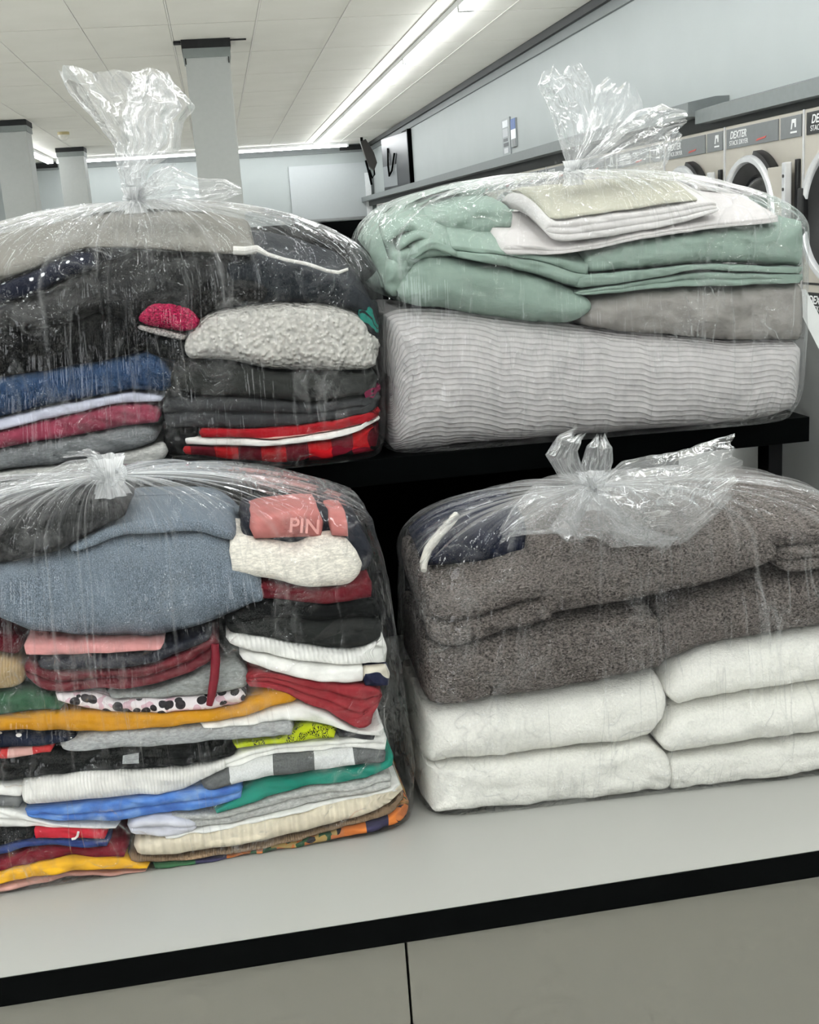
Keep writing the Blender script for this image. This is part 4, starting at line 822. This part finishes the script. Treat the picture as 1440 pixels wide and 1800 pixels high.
lr('folded_towel', 'grey towel folded in two layers at the upper left of the towel bag', 'towel', TG, [(745,1035),(790,1058),(870,1040),(952,1012),(972,1010)], [(760,1138),(800,1143),(870,1122),(954,1102),(975,1096)], rend=(0.02,0.006), lobes=2, off=0.0, rise=0.03, **kw_t)
lr('rolled_towel', 'large grey rolled towel below the tied top of the towel bag', 'towel', TG, [(955,1012),(1000,990),(1100,972),(1200,952),(1300,935),(1350,935),(1376,960)], [(960,1098),(1060,1078),(1150,1066),(1240,1042),(1300,1024),(1352,1004),(1378,985)], rend=(0.012,0.03), off=0.012, rise=0.045, **kw_t)
lr('folded_towel', 'grey towel edge at the right picture edge beside the large roll', 'towel', TG, [(1372,965),(1440,958),(1560,945)], [(1374,1010),(1440,1006),(1560,988)], rend=(0.02,0), off=0.0, lobes=2, **kw_t)
lr('folded_towel', 'topmost grey towel at the right picture edge', 'towel', TG, [(1330,935),(1380,925),(1440,920),(1560,915)], [(1340,965),(1400,966),(1440,962),(1560,950)], rend=(0.02,0), off=-0.006, rise=0.04, **kw_t)
nv_ = lr('folded_shirt', 'navy garment with white rope edge at the left of the towel bag', 'clothing', C('navy_c', (22,26,44), 'plain'), [(742,965),(765,932),(800,915),(850,905),(930,900)], [(742,1000),(800,1000),(930,985)], off=-0.085, rend=(0.012,0.02), rise=0.015, depth=0.1)
pp = [LR.unp(x, y, o_) for x, y, o_ in ((772,908,-0.09),(752,922,-0.075),(737,942,-0.06),(731,968,-0.05),(734,990,-0.04),(741,1004,-0.03))]
keep_ = np.array(pp); keep_inside(LR, keep_, 0.975)
MB().tube([tuple(p) for p in keep_], [0.005,0.0058,0.006,0.006,0.0058,0.004], 10).build('rope_edge', C('rope_white', (206,203,194), 'rib', period=0.006), nv_, True)
# ------------------------------------------------------------------ plastic film bags
M_film = film_material('clear_polythene', 0.004, 1.0)
M_tail = film_material('clear_polythene_gathered', 0.075, 1.0, 0.55, 0.16, 0.35)
M_knot = film_material('knotted_polythene', 0.45, 0.4, 0.6, 0.15, 0.4)
def grid_mesh(P, closed, gather, uvs):
    n, m = P.shape[:2]
    mm = m if closed else m-1
    i, j = np.meshgrid(np.arange(n-1), np.arange(mm), indexing='ij'); j2 = (j+1) % m
    f = np.stack([i*m+j, i*m+j2, (i+1)*m+j2, (i+1)*m+j], -1).reshape(-1, 4)
    me = bpy.data.meshes.new('film')
    me.vertices.add(n*m); me.vertices.foreach_set('co', P.reshape(-1).astype(np.float32))
    me.loops.add(len(f)*4); me.loops.foreach_set('vertex_index', f.reshape(-1).astype(np.int32))
    me.polygons.add(len(f)); me.polygons.foreach_set('loop_start', np.arange(0, len(f)*4, 4, dtype=np.int32))
    me.update(calc_edges=True)
    uvl = me.uv_layers.new(name='UVMap'); U = uvs.reshape(-1, 2)
    # keep the seam continuous: last column uses u+1 turn
    uu = U[f.reshape(-1)].copy()
    if closed:
        wrap = np.tile(np.stack([j*0, (j2 < j)*1, (j2 < j)*1, j*0], -1).reshape(-1, 4), 1).reshape(-1)
        uu[:, 0] += wrap*2.0
    uvl.data.foreach_set('uv', uu.astype(np.float32).reshape(-1))
    a = me.attributes.new('gather', 'FLOAT', 'POINT'); a.data.foreach_set('value', gather.reshape(-1).astype(np.float32))
    me.validate(); smooth(me)
    return me
def join_meshes(mes, name):
    bm = bmesh.new()
    for me in mes: bm.from_mesh(me); bpy.data.meshes.remove(me)
    out = bpy.data.meshes.new(name); bm.to_mesh(out); bm.free(); smooth(out)
    return out
def bag_body(bag, z_bot, sides, yb, margin, seed, ncrease=16):
    """sides = [(z, xL, xR)] up to the shoulder; above it the film runs up to the knot"""
    rng = np.random.RandomState(seed)
    th = np.concatenate([np.linspace(-math.pi*1.06, 0.06*math.pi, 470, endpoint=False), np.linspace(0.06*math.pi, 0.94*math.pi, 110, endpoint=False)])
    zsd = np.array([s[0] for s in sides]); xl = np.array([s[1] for s in sides]); xr = np.array([s[2] for s in sides])
    zsh = zsd[-1]
    zb_ = np.concatenate([np.full(4, z_bot), np.linspace(z_bot+0.004, zsh, 70)])
    rowsP, rowsG, rowsV = [], [], []
    kx_, ky_, kz_ = bag.knot
    c, s = np.cos(th), np.sin(th)
    def ring(xL, xR, yF, yB, n):
        a, b = (xR-xL)/2, (yB-yF)/2
        r = (np.abs(c/a)**n+np.abs(s/b)**n)**(-1/n)
        return (xL+xR)/2+r*c, (yF+yB)/2+r*s
    shear = lambda x, w_: bag.kx*(x-bag.x0)*w_
    v = 0.0; last = None
    def push(x, y, z, g):
        nonlocal v, last
        P = np.stack([x, y, z], -1)
        if last is not None: v += float(np.median(np.linalg.norm(P-last, axis=1)))
        last = P; rowsP.append(P); rowsG.append(g); rowsV.append(v)
    for i, z in enumerate(zb_):
        xL, xR = np.interp(z, zsd, xl), np.interp(z, zsd, xr)
        yF = float(bag.y0+bag.k*(z-bag.z0))-margin*min(1.0, 0.1+(z-z_bot)/0.07)
        sc = (0.02, 0.5, 0.9, 0.985)[i] if i < 4 else 1.0
        q = (z-z_bot)/0.02
        ins = 0.003*max(0, 1-q)
        x, y = ring(xL+ins, xR-ins, yF+ins, yb-ins, 9.0)
        xc, yc = (xL+xR)/2, (yF+yb)/2
        x, y = xc+(x-xc)*sc, yc+(y-yc)*sc
        push(x, y+shear(x, 1.0), np.full_like(x, z), np.zeros_like(x)+0.004)
    xL0, xR0 = xl[-1], xr[-1]; yF0 = float(bag.y0+bag.k*(min(zsh, bag.zs)-bag.z0))-margin
    nd = 120
    for i in range(1, nd+1):
        t = i/nd; a = t*math.pi/2
        p = bag.p
        q = math.sin(a)**(2/p); f = math.cos(a)**(2/p)
        f = max(f, 0.0)
        rad = 0.012
        # shrink towards the knot
        ax = lambda e, k_: k_+(e-k_)*f
        n = 9.0*(1-t)+2.2*t
        x, y = ring(ax(xL0, kx_)-rad*t, ax(xR0, kx_)+rad*t, ax(yF0, ky_)-rad*t, ax(yb, ky_)+rad*t, max(2.2, n*f+2.2*(1-f)))
        z = zsh+(kz_-zsh)*q
        push(x, y+shear(x, f), z-bag.sag(x)*q, np.full_like(x, np.clip(0.004+0.85*(1-f)**1.4, 0, 1)))
    P = np.array(rowsP); G = np.array(rowsG); V = np.array(rowsV)
    n, m = P.shape[:2]
    # pleats radiating from the knot
    tt = np.clip((np.arange(n)-74)/nd, 0, 1)
    thw = th[None, :]+0.0*tt[:, None]
    cx = np.cos(thw); sx = np.sin(thw)
    fl = 1-np.cos(tt*math.pi/2)**(2/bag.p)
    dist = np.sqrt((P[..., 0]-kx_)**2+(P[..., 1]-ky_)**2)
    pleat = pn(cx*9+seed, sx*9, tt[:, None]*1.2)+0.7*pn(cx*24, sx*24+seed, tt[:, None]*1.5)+0.5*pn(cx*52, sx*52, seed+0*cx)
    amp = np.minimum((0.0105*np.sin(np.clip(tt, 0, 1)*math.pi)**0.7)[:, None], dist*0.16)
    P[..., 2] += amp*pleat*0.8
    G += np.clip(pleat-0.1, 0, 1)*(0.38*np.sin(tt*math.pi/2)**1.5)[:, None]
    # film not lying flat on the contents: shallow billows and crumples on the body
    lo = (1-tt)[:, None]*np.clip((np.arange(n)-4)/6, 0, 1)[:, None]
    bx_ = 0.003*pn(P[..., 0]*10+seed, P[..., 2]*13, P[..., 1]*10)+0.0022*ridge(P[..., 0]*26+seed, P[..., 2]*18, P[..., 1]*26)
    nx = cx; ny = sx
    P[..., 1] += lo*np.where(sx < 0, -1, 1)*np.abs(sx)**0.5*np.abs(bx_)
    P[..., 0] += lo*np.sign(cx)*np.abs(cx)**3*bx_
    # long tension creases: folded double strips of film running down from the knot
    u01 = (th+math.pi)/(2*math.pi)
    for j in range(ncrease):
        t0 = rng.uniform(-0.93*math.pi, -0.07*math.pi); drift = rng.uniform(-0.16, 0.16)
        wdt = rng.uniform(0.005, 0.012); endv = rng.uniform(0.15, 0.9)
        vf = (V[-1]-V)/(V[-1]-V[4]+1e-6)
        wob = 0.012*np.sin(vf*rng.uniform(8, 20)+j)
        cen = t0+drift*vf+wob
        fade = np.clip((endv-vf)/0.15, 0, 1)*np.clip((vf-0.02)/0.06, 0, 1)
        prof = np.exp(-((th[None, :]-cen[:, None])/wdt)**2)*fade[:, None]
        P[..., 1] -= 0.0045*prof*np.clip(-sx, 0, 1)
        P[..., 2] += 0.003*prof*tt[:, None]
        G += 0.30*prof
    # heat-sealed lower corners lie on the table
    UV = np.stack([np.repeat((u01*2.0)[None, :], n, 0), np.repeat(V[:, None], m, 1)], -1)
    return grid_mesh(P, True, np.clip(G, 0, 1), UV)
def fan(bag, left, right, yk, tilt=0.0, thick=0.02, seed=1, crump=0.008, nv=70, nu=90, gmin=0.03, gmax=0.32, ragged=0.05):
    """tied-off top of a bag: a flattened, crumpled sleeve of film between two edges, open at the end"""
    def samp(poly, t):
        p = np.array(poly, float); d = np.concatenate([[0], np.cumsum(np.linalg.norm(np.diff(p, axis=0), axis=1))]); d /= d[-1]
        return np.stack([np.interp(t, d, p[:, 0]), np.interp(t, d, p[:, 1])], -1)
    t = np.linspace(0, 1, nv)
    Lp, Rp = samp(left, t), samp(right, t)
    L3 = np.array([atY(x, y, yk+tilt*q) for (x, y), q in zip(Lp, t)]); R3 = np.array([atY(x, y, yk+tilt*q) for (x, y), q in zip(Rp, t)])
    ph = np.linspace(0, 2*math.pi, nu, endpoint=False)
    s = (1-np.cos(ph))/2
    P = L3[:, None, :]*(1-s)[None, :, None]+R3[:, None, :]*s[None, :, None]
    wd = np.linalg.norm(L3-R3, axis=1)
    th_ = np.minimum(thick, wd*0.45)
    fl = pn(ph[None, :]*0+np.cos(ph)[None, :]*3+seed, np.sin(ph)[None, :]*3, t[:, None]*2)
    P[..., 1] += th_[:, None]*np.sin(ph)[None, :]*(1+0.9*fl)
    # ragged open end
    e = np.clip((t-0.8)/0.2, 0, 1)[:, None]
    d3 = (L3[-1]-L3[-6]+R3[-1]-R3[-6]); d3 /= np.linalg.norm(d3)+1e-9
    P += e[..., None]*d3[None, None, :]*(ragged*0.35*pn(np.cos(ph)*2.5+seed, np.sin(ph)*2.5, seed*1.3)[None, :, None])
    x, y, z = P[..., 0], P[..., 1], P[..., 2]
    a = 0.62*crump*np.clip(wd/0.08, 0.15, 1)[:, None]
    f1 = 17
    dx = (np.abs(pn(x*f1+seed, y*f1, z*f1))-0.25)*1.2+(np.abs(pn(x*45, y*45+seed, z*45))-0.2)*0.5
    dy = (np.abs(pn(x*f1, y*f1+seed+9, z*f1))-0.25)*2.0+(np.abs(pn(x*48+4, y*48+seed, z*48))-0.2)*0.9
    dz = pn(x*f1, y*f1, z*f1+seed+17)+0.5*pn(x*60, y*60, z*60+seed)
    P = P+np.stack([dx*a*0.8, dy*a*1.3, dz*a*0.7], -1)
    # radiating pleats near the tie
    near = (1-t)[:, None]**1.5
    P[..., 1] += near*0.006*pn(np.cos(ph)*14+seed, np.sin(ph)*14, seed)[None, :]
    g = gmin+(gmax-gmin)*near**1.6+0.05*np.clip(dy, 0, 1.5)
    UV = np.stack([np.repeat((ph/(2*math.pi)*2.0*0.35)[None, :], nv, 0), np.repeat((t*0.2)[:, None], nu, 1)], -1)
    return grid_mesh(P, True, np.clip(g, 0, 1), UV)
def knot_mesh(c, r, seed):
    th = np.linspace(0, 2*math.pi, 64, endpoint=False); ph = np.linspace(0, 2*math.pi, 28, endpoint=False)
    T, F = np.meshgrid(th, ph, indexing='ij')
    R0, R1 = r*0.62, r*0.46
    rr = R1*(1+0.28*np.sin(F*5+T*3)+0.2*pn(np.cos(T)*3+seed, np.sin(T)*3, np.cos(F)*2))
    x = (R0+rr*np.cos(F))*np.cos(T); z = (R0+rr*np.cos(F))*np.sin(T)*0.85; y = rr*np.sin(F)+r*0.25*np.sin(2*T)
    P = np.stack([c[0]+x, c[1]+y, c[2]+z], -1)
    P = np.concatenate([P, P[:1]], 0)
    UV = np.stack([np.repeat(T[:, :1], 28, 1)*0.1, F*0.05], -1); UV = np.concatenate([UV, UV[:1]], 0)
    me1 = grid_mesh(P, True, np.full(P.shape[:2], 0.75), UV)
    # the bunched neck passing through the loop
    t = np.linspace(0, 1, 16); a = np.linspace(0, 2*math.pi, 40, endpoint=False)
    T, A = np.meshgrid(t, a, indexing='ij')
    q = r*(0.55+0.5*np.abs(T-0.5)*2)*(1+0.22*np.sin(A*7+T*4))
    P2 = np.stack([c[0]+q*np.cos(A), c[1]+q*np.sin(A), c[2]+(T-0.5)*r*2.6], -1)
    me2 = grid_mesh(P2, True, np.full(P2.shape[:2], 0.6), np.stack([A*0.05, T*0.05], -1))
    return join_meshes([me1, me2], 'knot')
def make_bag(bag, label, z_bot, sides, yb, margin, seed, knot_px, knot_r, fans, ncrease=16):
    r = empty('laundry_bag', ((sides[0][1]+sides[0][2])/2, (bag.y0+yb)/2, z_bot))
    mesh_obj('bag_body', bag_body(bag, z_bot, sides, yb, margin, seed, ncrease), M_film, r)
    kp = atY(*knot_px, bag.knot[1]-0.012)
    mesh_obj('knot', knot_mesh(kp, knot_r, seed), M_knot, r)
    if fans: mesh_obj('tied_top', join_meshes([fan(bag, **f) for f in fans], 'tied_top'), M_tail, r)
    tag(r, label, 'plastic bag', 'clear bags of folded laundry')
make_bag(UL, 'clear plastic bag of dark folded clothes on the shelf, its tied top standing upright', 1.3155,
  [(1.316, -0.50, 0.222), (1.42, -0.505, 0.234), (1.52, -0.505, 0.242), (1.578, -0.49, 0.236)], 2.10, 0.012, 11, (236, 352), 0.014,
  [dict(left=[(222,352),(206,300),(198,250),(160,205),(120,160),(98,122)], right=[(250,352),(262,300),(318,262),(322,215),(342,185),(318,160),(298,132)], yk=1.78, tilt=0.0, thick=0.035, seed=3, crump=0.010),
   dict(left=[(228,352),(215,300),(225,250),(215,200),(220,160),(240,130)], right=[(244,352),(250,300),(290,250),(300,215),(320,190),(310,170),(298,140)], yk=1.775, thick=0.025, seed=8, crump=0.012, gmin=0.05),
   dict(left=[(244,338),(272,300),(300,290),(345,312),(395,314),(420,330)], right=[(248,360),(290,368),(330,374),(370,360),(405,348),(420,340)], yk=1.775, thick=0.022, seed=5, crump=0.009),
   dict(left=[(242,345),(262,310),(282,290)], right=[(250,350),(290,330),(320,300)], yk=1.77, thick=0.012, seed=6, crump=0.008)], 16)
make_bag(UR, 'clear plastic bag holding the mint blanket and white quilt on the right of the shelf', 1.3155,
  [(1.316, 0.222, 0.874), (1.36, 0.224, 0.890), (1.48, 0.228, 0.898), (1.603, 0.228, 0.900)], 2.10, 0.012, 23, (1008, 304), 0.014,
  [dict(left=[(1000,298),(985,250),(968,195),(946,150),(955,128)], right=[(1012,300),(1040,250),(1050,200),(1042,150),(1022,122)], yk=1.78, thick=0.028, seed=13, crump=0.009),
   dict(left=[(1003,298),(1025,250),(1045,190),(1045,155),(1065,140)], right=[(1014,300),(1065,270),(1110,225),(1130,195),(1118,165)], yk=1.775, thick=0.022, seed=15, crump=0.009),
   dict(left=[(1006,299),(1060,245),(1120,195),(1165,182),(1186,190)], right=[(1016,308),(1090,306),(1165,303),(1176,268),(1200,248)], yk=1.778, thick=0.026, seed=18, crump=0.010)], 14)
make_bag(LL, 'clear plastic bag of many coloured folded clothes on the left of the counter', 0.8705,
  [(0.871, -0.52, 0.186), (0.95, -0.53, 0.192), (1.09, -0.53, 0.186), (1.20, -0.52, 0.178), (1.268, -0.50, 0.165)], 1.665, 0.011, 31, (192, 836), 0.019,
  [dict(left=[(186,822),(160,806),(120,810),(60,838),(-6,868)], right=[(184,850),(130,853),(70,858),(20,864),(-4,884)], yk=1.43, thick=0.02, seed=33, crump=0.008),
   dict(left=[(186,824),(150,800),(104,804)], right=[(190,818),(175,796),(150,788)], yk=1.44, thick=0.008, seed=35, crump=0.005)], 18)
make_bag(LR, 'clear plastic bag of grey and white towels on the right of the counter', 0.8705,
  [(0.871, 0.196, 0.84), (0.99, 0.205, 0.85), (1.10, 0.212, 0.85), (1.168, 0.216, 0.845)], 1.665, 0.011, 47, (1044, 862), 0.018,
  [dict(left=[(1032,856),(985,842),(960,800),(982,766),(1008,757)], right=[(1046,852),(1022,820),(1014,792),(1022,778),(1024,768)], yk=1.44, thick=0.016, seed=51, crump=0.007, gmin=0.05),
   dict(left=[(1036,856),(1022,820),(1032,785),(1050,768)], right=[(1062,852),(1076,812),(1076,786),(1062,772)], yk=1.435, thick=0.016, seed=53, crump=0.007, gmin=0.05),
   dict(left=[(1050,846),(1100,815),(1150,798),(1215,788),(1278,770)], right=[(1040,878),(1105,958),(1190,960),(1250,912),(1282,868)], yk=1.425, tilt=-0.02, thick=0.022, seed=56, crump=0.008),
   dict(left=[(1032,850),(990,855),(940,855),(905,890),(880,930)], right=[(1036,882),(1010,938),(950,940),(900,940),(884,950)], yk=1.43, tilt=-0.01, thick=0.018, seed=58, crump=0.008),
   dict(left=[(1022,862),(985,900),(965,930),(1000,944)], right=[(1062,866),(1120,920),(1196,950),(1180,962)], yk=1.415, tilt=-0.02, thick=0.014, seed=59, crump=0.007)], 18)
